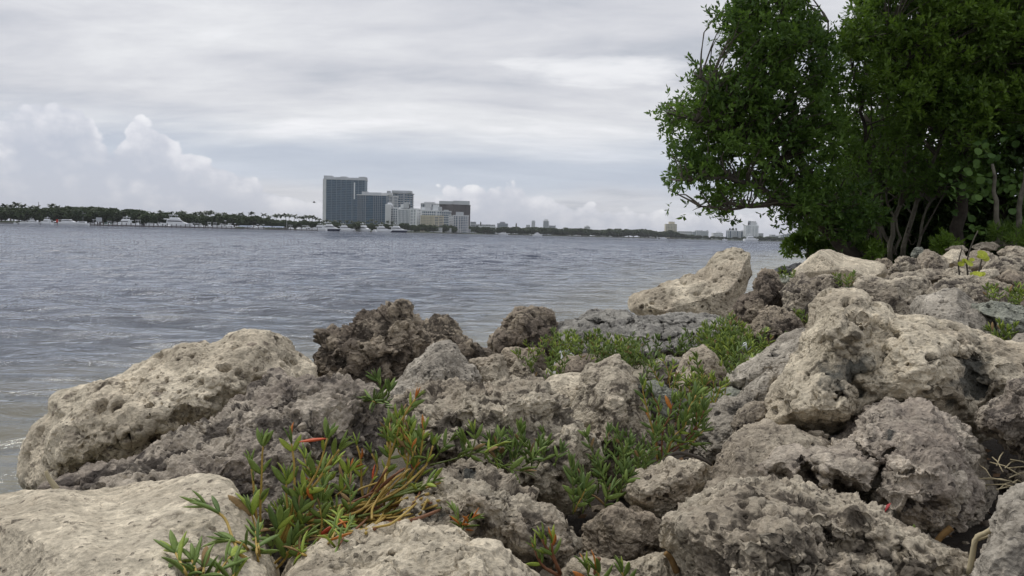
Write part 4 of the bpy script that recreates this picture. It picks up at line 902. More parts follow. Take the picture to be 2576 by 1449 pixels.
    r = windows_building('K', 1010, 1092, 224, 545, 'pale cyan upper house block left of the taller cyan box', 1, 1, depth=12, wall='cyan', ww=.2, wh=.2, name='house', cat='house')
city()

# ---- vegetation of the far shore
def tinted(o, rng, face_groups):
    me = o.data; at = me.attributes.new('tint', 'FLOAT', 'FACE')
    at.data.foreach_set('value', np.asarray(face_groups, np.float32)); return o
def palm_proto(seed):
    rs = random.Random(seed); h = 8.5
    root = thing('palm_tree', 'palm tree with drooping crown in the row behind the marina', 'palm tree', group='palm trees behind the marina')
    lx = rs.uniform(-.8, .8)
    tp = spline([(0, 0, 0), (lx*.4, 0, h*.5), (lx, .1, h)], 6)
    MB().tube(tp, [.22, .19, .17, .16, .15, .14], 6).build('trunk', M['bark'], root)
    m = MB(); ti = []
    for k in range(20):
        az = k*2*math.pi/20*1.618*3+rs.uniform(-.2, .2); el = rs.uniform(-.25, 1.15); L = rs.uniform(2.6, 3.6)
        d = Vector((math.cos(az)*math.cos(el), math.sin(az)*math.cos(el), math.sin(el))); p = Vector((lx, .1, h)); prev = None; sd = Vector((-math.sin(az), math.cos(az), 0))
        tv = rs.random()
        for j in range(6):
            w = .62*math.sin(math.pi*(j+.6)/6.4); a = p+sd*w-Vector((0, 0, w*.45)); b = p-sd*w-Vector((0, 0, w*.45))
            cur = (a, p.copy(), b)
            if prev:
                m.add([prev[0], prev[1], cur[1], cur[0]], [(0, 1, 2, 3)]); m.add([prev[1], prev[2], cur[2], cur[1]], [(0, 1, 2, 3)]); ti += [tv, tv*.8]
            prev = cur; p = p+d*(L/6); d = (d+Vector((0, 0, -.27))).normalized()
    tinted(m.build('crown', LM['palm'], root), rs, ti); return register(root)
def leafy_crown(rng, n, rx, ry, rz, cz, size, lumps=9):
    """many leaf clump faces spread through a lumpy volume"""
    c = rng.normal(size=(lumps, 3)); c /= np.linalg.norm(c, axis=1)[:, None]; c *= rng.uniform(.3, .62, (lumps, 1)); c[:, 2] = np.abs(c[:, 2])*.8
    rr = rng.uniform(.34, .55, lumps); k = rng.integers(0, lumps, n)
    d = rng.normal(size=(n, 3)); d /= np.linalg.norm(d, axis=1)[:, None]
    q = c[k]+d*(rr[k]*rng.uniform(.55, 1.0, n)**.5)[:, None]
    q = q*np.array((rx, ry, rz)); q[:, 2] += cz
    a = rng.normal(size=(n, 3)); a /= np.linalg.norm(a, axis=1)[:, None]; b = np.cross(a, rng.normal(size=(n, 3))); b /= np.linalg.norm(b, axis=1)[:, None]
    s = rng.uniform(.6, 1.3, (n, 1))*size
    v = np.stack([q-a*s, q+b*s*.6, q+a*s, q-b*s*.6], 1).reshape(-1, 3)
    f = np.arange(n*4).reshape(n, 4); tint = np.clip(rng.uniform(0, 1, lumps)[k]*.6+rng.uniform(0, .5, n), 0, 1)
    return v, f, tint
def bush_proto(seed, name='broadleaf_tree', n=1500, rx=5.2, rz=5.4, cz=3.3, label='', group=''):
    rng = np.random.default_rng(seed); root = thing(name, label, 'tree', group=group)
    v, f, ti = leafy_crown(rng, n, rx, rx, rz, cz, .72)
    lo = v[:, 2] < 0; v[lo, 2] *= .2
    MB().tube([(0, 0, -.5), (.1, 0, cz*.5), (0, 0, cz)], [.35, .28, .2], 6).build('trunk', M['bark'], root)
    tinted(mobj('crown', newmesh('crown', v, f), LM['far'], root), rng, ti); return register(root)
rs = random.Random(3)
palms = [palm_proto(i) for i in range(4)]
fl, fg = 'rounded dark green tree in the tree line of the opposite shore', 'trees of the opposite shore'
bushes = [bush_proto(50+i, label=fl, group=fg) for i in range(4)]
used = {}
def put(pro, x, y, z, s, rz, label=None, group=None, sz=None):
    if pro.name not in used: o = pro; used[pro.name] = 1
    else: o = copy_tree(pro)
    o.location = (x, y, z); o.rotation_euler = (0, 0, rz); o.scale = (s, s, sz or s)
    if label: o['label'] = label
    if group: o['group'] = group
    elif label and 'group' in o: del o['group']
    return o
def top_height(px, ytop, D): return P(px, ytop, D).z-1.4
# palms of the marina: (x, crown centre y) read along the row
PALMS = [('K', x, y) for x, y in [(45, 178), (115, 185), (165, 165), (215, 180), (350, 190), (300, 195), (515, 178), (560, 195), (610, 205), (655, 220), (700, 215), (770, 222), (945, 208), (975, 215), (905, 225), (1135, 225), (1215, 235), (1250, 245), (1290, 235), (1355, 245), (1425, 240), (1490, 250), (1570, 238), (1620, 255), (1680, 248), (1740, 250), (1800, 240), (1890, 258), (1950, 255), (2015, 250), (2060, 250)]] + \
        [('L', x, y) for x, y in [(290, 315), (380, 315), (500, 300), (560, 300), (690, 325), (780, 328), (850, 345), (925, 345), (1015, 325), (1100, 365), (1200, 320), (1260, 370), (1385, 340), (1480, 370), (1570, 350), (1600, 355), (1680, 350), (1750, 345), (1800, 350), (1880, 358), (1950, 380), (2010, 385), (2090, 370), (2130, 372), (2170, 370), (2230, 395), (2290, 415), (2350, 440)]] + \
        [('H', x, y) for x, y in [(250, 685), (300, 690), (370, 688), (430, 690), (520, 690), (600, 700), (700, 700), (800, 690), (850, 680), (920, 700), (990, 712), (1060, 700), (1140, 705), (1340, 730), (1480, 760), (1710, 745), (1900, 770), (2160, 755)]]
for tg, x, y in PALMS:
    X, Y = fx(tg, x, y); D = shore_D(X)+45+rs.uniform(-12, 40); p = P(X, Y, D); s = max((p.z-1.3)/8.6, .3)
    lb, gp = [('palm tree left of the pale cyan house', 'palms left of the cyan house'), ('palm tree in the row right of the pale cyan house', 'palms right of the cyan house'), ('palm tree in the row above the blue grey boat shelters', 'palms above the boat shelters'), ('palm tree at the foot of the high rise group', 'palms below the high rises')][(X > 285)+(X > 585)+(X > 812)]
    o = put(palms[rs.randrange(4)], p.x, D, 1.3, s, rs.uniform(0, 6.28), lb, gp)
# broad trees filling below the palms and all along the shore
xs_top = [-500, -100, 60, 200, 330, 420, 560, 700, 815, 950, 1050, 1130, 1260, 1330, 1500, 1680, 1760, 1900, 2100, 2400, 2900]
ys_top = [531, 528, 529, 528, 533, 540, 545, 552, 560, 564, 568, 570, 575, 575, 577, 583, 595, 597, 601, 608, 617]
x = -400
while x < 2700:
    D = shore_D(x)+rs.uniform(9, 42)
    yt = float(np.interp(x, xs_top, ys_top))+rs.uniform(-4.5, 4)*(1 if x < 830 else .6)-(-.3 if x < 820 else 0)
    p = P(x, yt, D); s = max(p.z-1.2, 2.5)/7.0
    if not (P(fx('K', 1000, 0)[0], 0, D).x < p.x < P(fx('K', 1215, 0)[0], 0, D).x and rs.random() < .75):
        lb, gp = [('rounded dark tree in the band behind the marina boats', 'trees behind the marina'), ('rounded dark tree at the foot of the high rise group', 'trees below the high rises'), ('rounded dark tree on the low shore between the high rises and the villa', 'trees left of the villa'), ('rounded dark tree on the low shore between the villa and the domed tree', 'trees right of the villa'), ('rounded dark tree before the white blocks on the far right shore', 'trees on the far right shore')][(x > 820)+(x > 1200)+(x > 1420)+(x > 1680)]
        put(bushes[rs.randrange(4)], p.x, D, 1.2, s*(1.35 if x < 1200 else 1.9), rs.uniform(0, 6.28), lb, gp, sz=s)
    x += rs.uniform(8, 16)*(1.0 if x < 1200 else 1.1)
# the domed tree, roof trees and pointed trees that stand out
o = put(bushes[0], *P(*fx('J', 365, 330), 1560).xy, 1.2, 1.0, .3, 'big domed tree standing in front of the beige tower block', sz=1)
hh = top_height(*fx('J', 365, 262), 1560); o.scale = (2.9, 1.5, hh/8.2)
for i, (xx, w, lb) in enumerate([(1230, .6, 'small dark tree at the left end of the planted roof'), (1272, .8, 'small dark tree in the middle of the planted roof'), (1318, .6, 'small dark tree at the right end of the planted roof')]):
    p = P(*fx('J', xx, 262), 1648); put(bushes[i], p.x, 1648, p.z-3.5, w*.75, i, lb, sz=.85)
    bz = [0]
cyp = bush_proto(77, 'pointed_conifer', 700, 1.7, 8, 7, 'pointed dark conifer rising above the shore trees left of the hazy towers')
cyp['label'] = 'pointed dark conifer rising above the shore trees left of the hazy towers'
p = P(*fx('I', 630, 158), 1480); cyp.location = (p.x, 1480, 1.2); cyp.scale = (.9, .9, p.z/14)
p = P(*fx('I', 150, 142), 1440); c2 = copy_tree(cyp); c2['label'] = 'pointed dark conifer behind the modern white house'; c2.location = (p.x, 1440, 1.2); c2.scale = (.9, .9, p.z/14)

# ---- boats
def hull_mb(L, Bm, H, sheer=.35, bow=.3):
    m = MB(); n = 9; rings = []
    for i in range(n):
        u = i/(n-1); x = -L/2+L*u; w = Bm/2*(1-max(0, (u-.45)/.55)**2.2)*(.92+.08*min(u*4, 1)); top = H*(1+sheer*max(0, u-.3)**1.5)
        xb = x-(bow*L*.35)*max(0, (u-.6)/.4)**1.5
        rings.append([(xb, -w*.75, -.3), (x, -w, top*.55), (x, -w*1.0, top), (x, w*1.0, top), (x, w, top*.55), (xb, w*.75, -.3)])
    v = [p for r in rings for p in r]; f = []
    for i in range(n-1):
        for k in range(5): f.append((i*6+k, (i+1)*6+k, (i+1)*6+k+1, i*6+k+1))
    f.append((0, 1, 2, 3, 4, 5)); return m.add(v, f)
def slanted(m, x0, x1, w, z0, z1, sf, sb):
    """cabin block with raked front (sf) and back (sb)"""
    v = [(x0, -w, z0), (x1, -w, z0), (x1, w, z0), (x0, w, z0), (x0+sb, -w*.86, z1), (x1-sf, -w*.86, z1), (x1-sf, w*.86, z1), (x0+sb, w*.86, z1)]
    return m.add(v, [(3, 2, 1, 0), (4, 5, 6, 7), (0, 1, 5, 4), (1, 2, 6, 5), (2, 3, 7, 6), (3, 0, 4, 7)])
def yacht_proto(L=16, hull='white', name='motor_yacht', fly=True, arch=True):
    r = thing(name, 'white motor yacht', 'boat'); B = L*.28; H = L*.105
    hull_mb(L, B, H).build('hull', M[hull], r)
    if hull != 'white': hull_mb(L*1.003, B*1.01, H*1.02).build
    d = MB(); d.box(-L*.47, -B*.44, H, L*.1, B*.44, H+L*.012); slanted(d, -L*.1, L*.38, B*.36, H, H+L*.05, L*.16, 0); d.build('deck', M['white'], r)
    c = MB(); slanted(c, -L*.30, L*.24, B*.38, H+L*.02, H+L*.115, L*.15, L*.02); c.build('cabin', M['white'], r)
    w = MB(); slanted(w, -L*.27, L*.205, B*.385, H+L*.055, H+L*.095, L*.075, L*.01); w.build('window', M['solar'], r)
    if fly:
        c = MB(); slanted(c, -L*.38, L*.10, B*.40, H+L*.115, H+L*.135, L*.03, 0); slanted(c, -L*.2, L*.09, B*.36, H+L*.135, H+L*.175, L*.05, 0); c.build('flybridge', M['white'], r)
        MB().box(-L*.24, -B*.34, H+L*.235, L*.02, B*.34, H+L*.247, .1, .1).build('canopy', M['white'], r)
        for sy in (-1, 1):
            for xx in (-.2, -.02): MB().tube([(L*xx, sy*B*.3, H+L*.17), (L*(xx+.02), sy*B*.3, H+L*.24)], .07, 4).build('post', M['white'], r)
        a = MB().tube([(-L*.12, 0, H+L*.245), (-L*.14, 0, H+L*.33)], .06, 4); a.tube([(-L*.12, -.7, H+L*.27), (-L*.12, .7, H+L*.27)], .18, 6); a.build('radar_mast', M['white'], r)
    return register(r)
def console_proto(L=9):
    r = thing('center_console_boat', 'white open boat', 'boat'); B = L*.3; H = L*.12
    hull_mb(L, B, H).build('hull', M['white'], r)
    m = MB(); slanted(m, -L*.05, L*.12, B*.22, H*.6, H+L*.1, L*.05, 0); m.build('console', M['white'], r)
    MB().box(-L*.18, -B*.36, H+L*.24, L*.14, B*.36, H+L*.255, .05, .05).build('hardtop', M['white'], r)
    for sx in (-.14, .1):
        for sy in (-1, 1): MB().tube([(L*sx, sy*B*.3, H*.8), (L*(sx+.01), sy*B*.28, H+L*.24)], .05, 4).build('post', M['white'], r)
    for sy in (-.5, .5): MB().box(-L*.56, sy-.22, -.2, -L*.49, sy+.22, H+.5, .03, .03).build('outboard_motor', M['black'], r)
    return register(r)
Y1 = yacht_proto(); Y2 = yacht_proto(hull='hullblue'); Y3 = yacht_proto(L=13, fly=False); C1 = console_proto()
for k in (Y2,):   # white topsides above a navy hull band
    for ch in k.children:
        if ch.name.startswith('hull'): ch.scale = (1, 1, .72)
    hull = hull_mb(16.02, 16*.281, 16*.105); hm = hull.build('topsides', M['white'], k); hm.scale = (1, 1, .45); hm.location = (0, 0, .93)
register(Y2)
bused = {}
def boat(pro, tg, x, y, length_px, base, rz, label, group=None, D=None, L0=None):
    X, Y = fx(tg, x, y); D = min(D or 1e9, shore_D(X)-rs.uniform(9, 20))
    p = P(X, Y, D); s = 1.22*length_px*TAGS[tg][0]*D/FPX/L0
    if pro.name not in bused: o = pro; bused[pro.name] = 1
    else: o = copy_tree(pro)
    o.location = (p.x, D, .12); o.rotation_euler = (0, 0, rz); o.scale = (s, s, s*1.15); o['label'] = label
    if group: o['group'] = group
    return o
boat(Y1, 'K', 1725, 380, 245, 0, .1, 'largest white yacht in the marina, with a high flybridge', L0=16, D=500)
boat(Y1, 'K', 1215, 370, 180, 0, 2.9, 'white cabin cruiser moored before the pale cyan house', L0=16, D=452)
boat(Y3, 'K', 670, 355, 170, 0, -.15, 'long white hardtop cruiser right of the red channel marker', L0=13, D=448)
boat(Y1, 'K', 450, 345, 130, 0, 2.8, 'white flybridge yacht left of the red channel marker', L0=16, D=450)
boat(Y1, 'K', 325, 345, 110, 0, .6, 'leftmost white yacht, under the tall pole', L0=16, D=452)
boat(Y3, 'K', 800, 360, 120, 0, 3.0, 'white cruiser with a low cabin near the grey marker posts', L0=13, D=446)
boat(C1, 'K', 930, 350, 110, 0, .2, 'white boat with a flat hardtop left of the cyan house', L0=9, D=455)
boat(C1, 'K', 1345, 360, 120, 0, 2.6, 'white open boat right of the cyan house', L0=9, D=465)
boat(Y3, 'K', 1480, 365, 120, 0, .3, 'low white cruiser left of the largest marina yacht', L0=13, D=475)
boat(C1, 'K', 590, 345, 90, 0, .4, 'white hardtop boat directly behind the red channel marker', L0=9, D=455)
boat(Y1, 'H', 140, 815, 190, 0, 2.9, 'white yacht leftmost of the row below the tallest tower', L0=16)
boat(Y2, 'H', 300, 818, 230, 0, -.12, 'navy hulled yacht directly below the tallest tower', L0=16)
boat(Y1, 'H', 500, 825, 200, 0, .5, 'white yacht with a tall radar arch below the right edge of the tallest tower', L0=16)
boat(Y1, 'H', 755, 830, 215, 0, -.7, 'broad white yacht with its mast below the wide glass slab block', L0=16)
boat(Y1, 'H', 1005, 835, 205, 0, .3, 'white yacht second from the right end of the yacht row', L0=16)
boat(Y2, 'H', 1205, 845, 225, 0, -.15, 'dark hulled white yacht at the right end of the yacht row', L0=16)
boat(Y3, 'I', 445, 320, 115, 0, 3.0, 'white cruiser near the shore right of the modern white house', L0=13)
boat(Y3, 'I', 915, 342, 110, 0, -.1, 'small white motorboat out on the bay, far from the marina', L0=13, D=900)
boat(Y1, 'J', 1540, 450, 190, 0, .2, 'white cruiser under way before the tall white balcony tower', L0=16, D=1200)
boat(Y3, 'J', 255, 405, 80, 0, 3.0, 'little white boat moored under the domed tree', L0=13)
boat(C1, 'J', 1150, 432, 70, 0, .2, 'tiny white boat near the stepped white building', L0=9)
boat(C1, 'J', 165, 400, 60, 0, 1.2, 'tiny white open boat left of the domed tree', L0=9)
g1 = 'small boats moored in rows behind the long dock'
for i, (tg, x, lp) in enumerate([('K', 140, 40), ('K', 220, 70), ('K', 1060, 90), ('K', 1130, 80), ('K', 1550, 90), ('K', 1640, 90), ('K', 1880, 90), ('K', 1960, 80), ('K', 2040, 110), ('K', 2120, 90), ('K', 2190, 80), ('K', 2240, 90),
        ('L', 330, 140), ('L', 430, 140), ('L', 620, 170), ('L', 740, 150), ('L', 860, 160), ('L', 1190, 150), ('L', 1250, 120), ('L', 1330, 130), ('L', 1830, 150), ('L', 1960, 160), ('L', 2040, 150), ('L', 2120, 150), ('H', 630, 90), ('H', 900, 90)]):
    X, _ = fx(tg, x, 0); D = shore_D(X)+rs.uniform(-4, 14)
    boat([C1, Y3, C1, Y1][i % 4], tg, x, 0, lp, 0, rs.uniform(-3, 3), 'small white motorboat moored behind the long dock of the marina', g1, D=D, L0=[9, 13, 9, 16][i % 4])

# ---- long dock with pilings, awnings, posts, markers
def dock():
    r = thing('dock', 'long grey wooden dock on pilings running along the whole marina', 'dock'); d = MB(); n = 0
    pts = []
    X = fx('K', 880, 0)[0]
    while X < fx('H', 180, 0)[0]:
        D = shore_D(X)-26; pts.append(Vector((P(X, 570, D).x, D))); X += 11.4 if X < 560 else 13.5
    r.location = (pts[0].x, pts[0].y, 0)
    for i, p in enumerate(pts):
        q = p-pts[0]
        if i == 0: pm = MB().tube([(0, 0, -1.6), (0, 0, 2.1)], .24, 7); me = newmesh('piling', pm.v, pm.f)
        o = mobj('piling', me, M['wood'], r); o.location = (q.x, q.y, 0); o.scale = (1, 1, .85+.3*((i*7) % 5)/4)
        if i:
            a = pts[i-1]-pts[0]; e = (q-a); e2 = Vector((-e.y, e.x)).normalized()
            c = [a+e2*.3, q+e2*.3, q+e2*2.0, a+e2*2.0]; d.prism([tuple(v) for v in c], .35, .75)
            c = [a+e2*.28, q+e2*.28, q+e2*.2, a+e2*.2]; d.prism([tuple(v) for v in c], .1, .8)
    d.build('deck', M['wood'], r)
dock()
def awning(tg, x0, x1, ytop, label):
    X0, Y = fx(tg, x0, ytop); X1, _ = fx(tg, x1, ytop); D = shore_D((X0+X1)/2)-14; a, b = P(X0, Y, D), P(X1, Y, D); r = thing('boat_shelter', label, 'shelter', (a.x, D, 0)); w = b.x-a.x; h = (a.z+b.z)/2
    m = MB(); m.add([(0, -2, h-.5), (w, -2, h-.5), (w, 2, h+.2), (0, 2, h+.2), (0, -2, h-.65), (w, -2, h-.65), (w, 2, h+.05), (0, 2, h+.05)], [(0, 1, 2, 3), (7, 6, 5, 4), (0, 4, 5, 1), (1, 5, 6, 2), (2, 6, 7, 3), (3, 7, 4, 0)]); m.build('roof', M['roofblue'], r)
    n = max(2, int(w/4))
    for i in range(n+1): MB().tube([(w*i/n, -1.6, -1), (w*i/n, -1.6, h-.5)], .12, 5).build('post', M['wood'], r)
awning('L', 1005, 1190, 512, 'blue grey boat shelter roof, left section on the dock')
awning('L', 1320, 1520, 518, 'blue grey boat shelter roof, middle section of the dock')
awning('L', 1540, 1720, 524, 'blue grey boat shelter roof, right section of the dock')
def pole(tg, x, y0, y1, rad, D, label, mat='metal', name='pole', cat='pole', top=None):
    a = P(*fx(tg, x, y1), D); X, Y = fx(tg, x, y0); b = P(X, Y, D); r = thing(name, label, cat, (a.x, D, 0))
    MB().tube([(0, 0, -1.5), (0, 0, b.z)], [rad, rad*.7], 6).build('shaft', M[mat], r)
    if top == 'lamp': MB().box(-.7, -.3, b.z-.1, .7, .3, b.z+.25, .1, .1).build('lamp_head', M['white'], r)
    if top == 'arms':
        MB().box(-1.5, -.1, b.z*.82, 1.5, .1, b.z*.82+.2).build('crossarm', M['metal'], r)
    if top == 'sign': MB().box(-.55, -.12, b.z-1.5, .55, -.3, b.z, .02, 0).build('sign_board', M['red'], r)
    return r
pole('K', 380, 138, 345, .22, 475, 'tall bare pole standing above the palms at the far left', 'wood')
pole('K', 404, 215, 345, .12, 460, 'slim flagpole right of the tall bare pole', 'white')
pole('K', 810, 225, 345, .12, 465, 'slim mast with a crossarm left of the cyan house', 'metal', top='arms')
pole('K', 1143, 192, 240, .12, 540, 'thin antenna pole above the pale cyan house', 'metal', top='arms')
pole('L', 1765, 362, 560, .14, 600, 'pale light pole standing on the dock before the palms', 'white')
pole('K', 2197, 322, 390, .18, 520, 'short lamp post with a white head beside the marina boats', 'wood', name='lamp_post', cat='lamp post', top='lamp')
pole('L', 940, 478, 560, .18, 545, 'lamp post at the left end of the boat shelters', 'wood', name='lamp_post', cat='lamp post', top='lamp')
pole('L', 1300, 490, 565, .18, 560, 'lamp post between the left and middle boat shelters', 'wood', name='lamp_post', cat='lamp post', top='lamp')
pole('L', 1395, 492, 565, .18, 565, 'lamp post inside the middle boat shelter section', 'wood', name='lamp_post', cat='lamp post', top='lamp')
pole('K', 560, 308, 372, .2, 400, 'channel marker with a red board standing in the bay', 'wood', name='channel_marker', cat='channel marker', top='sign')
pole('H', 1461, 840, 866, .45, 700, 'dark stump like marker post in the bay before the cream block', 'black', name='marker_post', cat='post')
def platform():
    D = 380; a = P(*fx('K', 952, 385), D); r = thing('marker_platform', 'grey boxy marker standing on two posts in the bay', 'channel marker', (a.x, D, 0))
    w = P(*fx('K', 980, 385), D).x-a.x
    for x in (0, w): MB().tube([(x, 0, -1.5), (x, 0, 3)], .3, 6).build('post', M['wood'], r)
    MB().box(-.6, -.3, 2.2, w+.6, .3, 4.2).build('board', M['conc'], r)
platform()
def bird():
    p = P(790, 509.5, 120); r = thing('bird', 'tiny dark bird flying left of the tallest tower', 'bird', p, .5)
    b = MB().tube([(-.22, 0, 0), (-.08, 0, .01), (.08, 0, .02), (.18, 0, .03), (.25, 0, .02)], [.01, .06, .07, .04, .01], 6); b.build('body', M['black'], r, True)
    for s in (-1, 1): MB().add([(-.06, 0, .04), (.1, 0, .05), (.05, s*.28, .2), (-.06, s*.26, .19), (-.06, s*.5, .12), (0, s*.5, .13)], [(0, 1, 2, 3), (3, 2, 5, 4)]).build('wing', M['black'], r)
bird()

# ---------------------------------------------------------------- the damp air over the bay
def haze():
    m = bpy.data.materials.new('haze_air'); m.use_nodes = True; t = NT(m.node_tree); t.n.clear()
    v = t.new('ShaderNodeVolumePrincipled'); v.inputs['Color'].default_value = (.86, .89, .95, 1); v.inputs['Density'].default_value = .00008; v.inputs['Anisotropy'].default_value = .2
    o = t.new('ShaderNodeOutputMaterial'); t.l.new(v.outputs[0], o.inputs['Volume'])
    b = MB().box(-3900, -60, -3.2, 3900, 7200, 150).build('haze', m); tag(b, 'thin pale haze over the bay and the opposite shore', 'haze', kind='stuff')
haze()
# ---------------------------------------------------------------- near trees
MBARK = plain('mangrove_bark', (.065, .055, .045), .95, .45, 7, bump=1.0)
MBARKP = plain('pale_branch_bark', (.125, .115, .09), .95, .4, 9, bump=1.0)
MTWIG = plain('twig_bark', (.085, .075, .06), .95, .3, 9)
LM['butt'] = leafmat('buttonwood_leaf', (.042, .092, .022), (.14, .24, .045), .5, .5)
LM['dark'] = leafmat('dark_leaf', (.024, .050, .012), (.066, .115, .022), .5, .3)
LM['grape'] = leafmat('sea_grape_leaf', (.028, .070, .014), (.09, .165, .032), .65, .3)
LM['bright'] = leafmat('bright_leaf', (.058, .115, .020), (.165, .265, .038), .5, .5)
def in_poly(px, py, poly):
    ins = np.zeros(px.shape, bool); n = len(poly); j = n-1
    for i in range(n):
        xi, yi = poly[i]; xj, yj = poly[j]
        if yi != yj: ins ^= ((yi > py) != (yj > py)) & (px < (xj-xi)*(py-yi)/(yj-yi)+xi)
        j = i
    return ins
def P_np(px, py, d):
    v = np.array(_f[:])[None]+((px-CX)/FPX)[:, None]*np.array(_r[:])[None]-((py-CY)/FPX)[:, None]*np.array(_u[:])[None]
    return v*(d/v[:, 1])[:, None]+np.array((0, 0, CAMH))[None]
def leaves_from(rng, cen, nshoot, nleaf, rad, size, aspect=.42, up=.35, base=None, tintc=None):
    """for every cluster centre some short shoots, each carrying leaves along and at its tip"""
    n = len(cen); d = rng.normal(size=(n, nshoot, 3)); d[..., 2] += up; d /= np.linalg.norm(d, axis=2)[..., None]
    L = rng.uniform(.5, 1.0, (n, nshoot, 1))*rad
    t = rng.uniform(.25, 1.0, (n, nshoot, nleaf, 1))
    p = cen[:, None, None, :]+d[:, :, None, :]*L[:, :, None, :]*t
    r = rng.normal(size=(n, nshoot, nleaf, 3)); a = d[:, :, None, :]*.8+r*.62; a[..., 2] += .1; a /= np.linalg.norm(a, axis=3)[..., None]
    b = np.cross(a, rng.normal(size=a.shape)*.6+np.array((0, 0, 1.0))); b /= np.maximum(np.linalg.norm(b, axis=3)[..., None], 1e-6)
    nn = np.cross(a, b)
    s = rng.uniform(.7, 1.2, (n, nshoot, nleaf, 1))*size
    v0 = p; v1 = p+a*s*.5+b*s*aspect*.5+nn*s*.08; v2 = p+a*s; v3 = p+a*s*.5-b*s*aspect*.5+nn*s*.08
    v = np.stack([v0, v1, v2, v3], 3).reshape(-1, 3); m = n*nshoot*nleaf
    q = np.arange(m*4).reshape(m, 4); f = np.concatenate([q[:, [0, 1, 2]], q[:, [0, 2, 3]]])
    tc = rng.uniform(0, .8, n) if tintc is None else tintc
    ti = np.clip(tc[:, None, None]+rng.uniform(-.15, .3, (n, nshoot, nleaf)), 0, 1).ravel(); return v, f, np.concatenate([ti, ti])
def crown(name, parent, rng, poly, d0, dt, ncl, nshoot, nleaf, rad, size, mat, gaps=(), aspect=.42, shell=None, trunks=None, tg='E', edgey=True, tint_fn=None, margin=0):
    pf = [fx(tg, *p) for p in poly]; xs = [p[0] for p in pf]; ys = [p[1] for p in pf]; C = np.zeros((0, 3)); PX = []
    while len(C) < ncl:
        px = rng.uniform(min(xs), max(xs), ncl); py = rng.uniform(min(ys), max(ys), ncl); k = in_poly(px, py, pf)
        if margin:
            for ax, ay in ((margin, 0), (-margin, 0), (0, margin), (0, -margin)): k &= in_poly(px+ax, py+ay, pf)
        # clumpy density
        dens = vnoise(px, py, .030, 5)*.6+vnoise(px, py, .013, 6)*.5
        k &= rng.uniform(0, 1, ncl) < np.clip((dens-.30)*3.4, .26, 1)
        for (gx, gy, gr, gk) in gaps:
            X, Y = fx(tg, gx, gy); R = gr*TAGS[tg][0]
            k &= ~((np.hypot(px-X, py-Y) < R*(.6+.6*vnoise(px, py, .05, 9))) & (rng.uniform(0, 1, ncl) < gk))
        dd = d0+dt*rng.uniform(-1, 1, ncl)
        C = np.concatenate([C, P_np(px[k], py[k], dd[k])]); PX.append(np.stack([px[k], py[k]], 1))
    C = C[:ncl]; PX = np.concatenate(PX)[:ncl]
    tc = None
    tc = np.clip(vnoise(PX[:, 0], PX[:, 1], .012, 31)*.9+vnoise(PX[:, 0], PX[:, 1], .05, 32)*.5-.25, 0, .9)
    v, f, ti = leaves_from(rng, C, nshoot, nleaf, rad, size, aspect, tintc=tc)
    o = mobj(name, newmesh(name, v, f), mat, parent); tinted(o, rng, ti); return C
def limb(parent, pts, r0, r1, mat, name='branch', n=14, tg='E', seg=7, wob=0.0, rng=None):
    w = [P(*fx(tg, p[0], p[1]), p[2]) for p in pts]; c = spline(w, n)
    if wob: c = [q+Vector((rng.uniform(-wob, wob), rng.uniform(-wob, wob), rng.uniform(-wob, wob))) if 0 < i < n-1 else q for i, q in enumerate(c)]
    rad = [r0+(r1-r0)*i/(n-1) for i in range(n)]
    MB().tube(c, rad, seg).build(name, mat, parent, True); return c
def twigs(parent, C, skel, rng, n, mat, r=.006):
    """thin branches from the limbs to the leaf clusters"""
    S = np.array([q[:] for q in skel]); m = MB(); idx = rng.choice(len(C), min(n, len(C)), replace=False)
    for i in idx:
        c = C[i]; dd = np.linalg.norm(S-c+np.array((0, 0, .25)), axis=1); k = int(np.argmin(dd)); a = Vector(S[k]); b = Vector(c); L = (b-a).length
        if L > 1.3: continue
        mid = a.lerp(b, .5)+Vector((rng.normal()*.08, rng.normal()*.08, .10*L+rng.normal()*.05))
        pts = spline([a, mid, b], 5); m.tube(pts, [r*2.6*(1+L*.5), r*2.2, r*1.7, r*1.2, r*.7], 4, False)
    tag(m.build('twigs', mat, parent, True), kind='stuff')
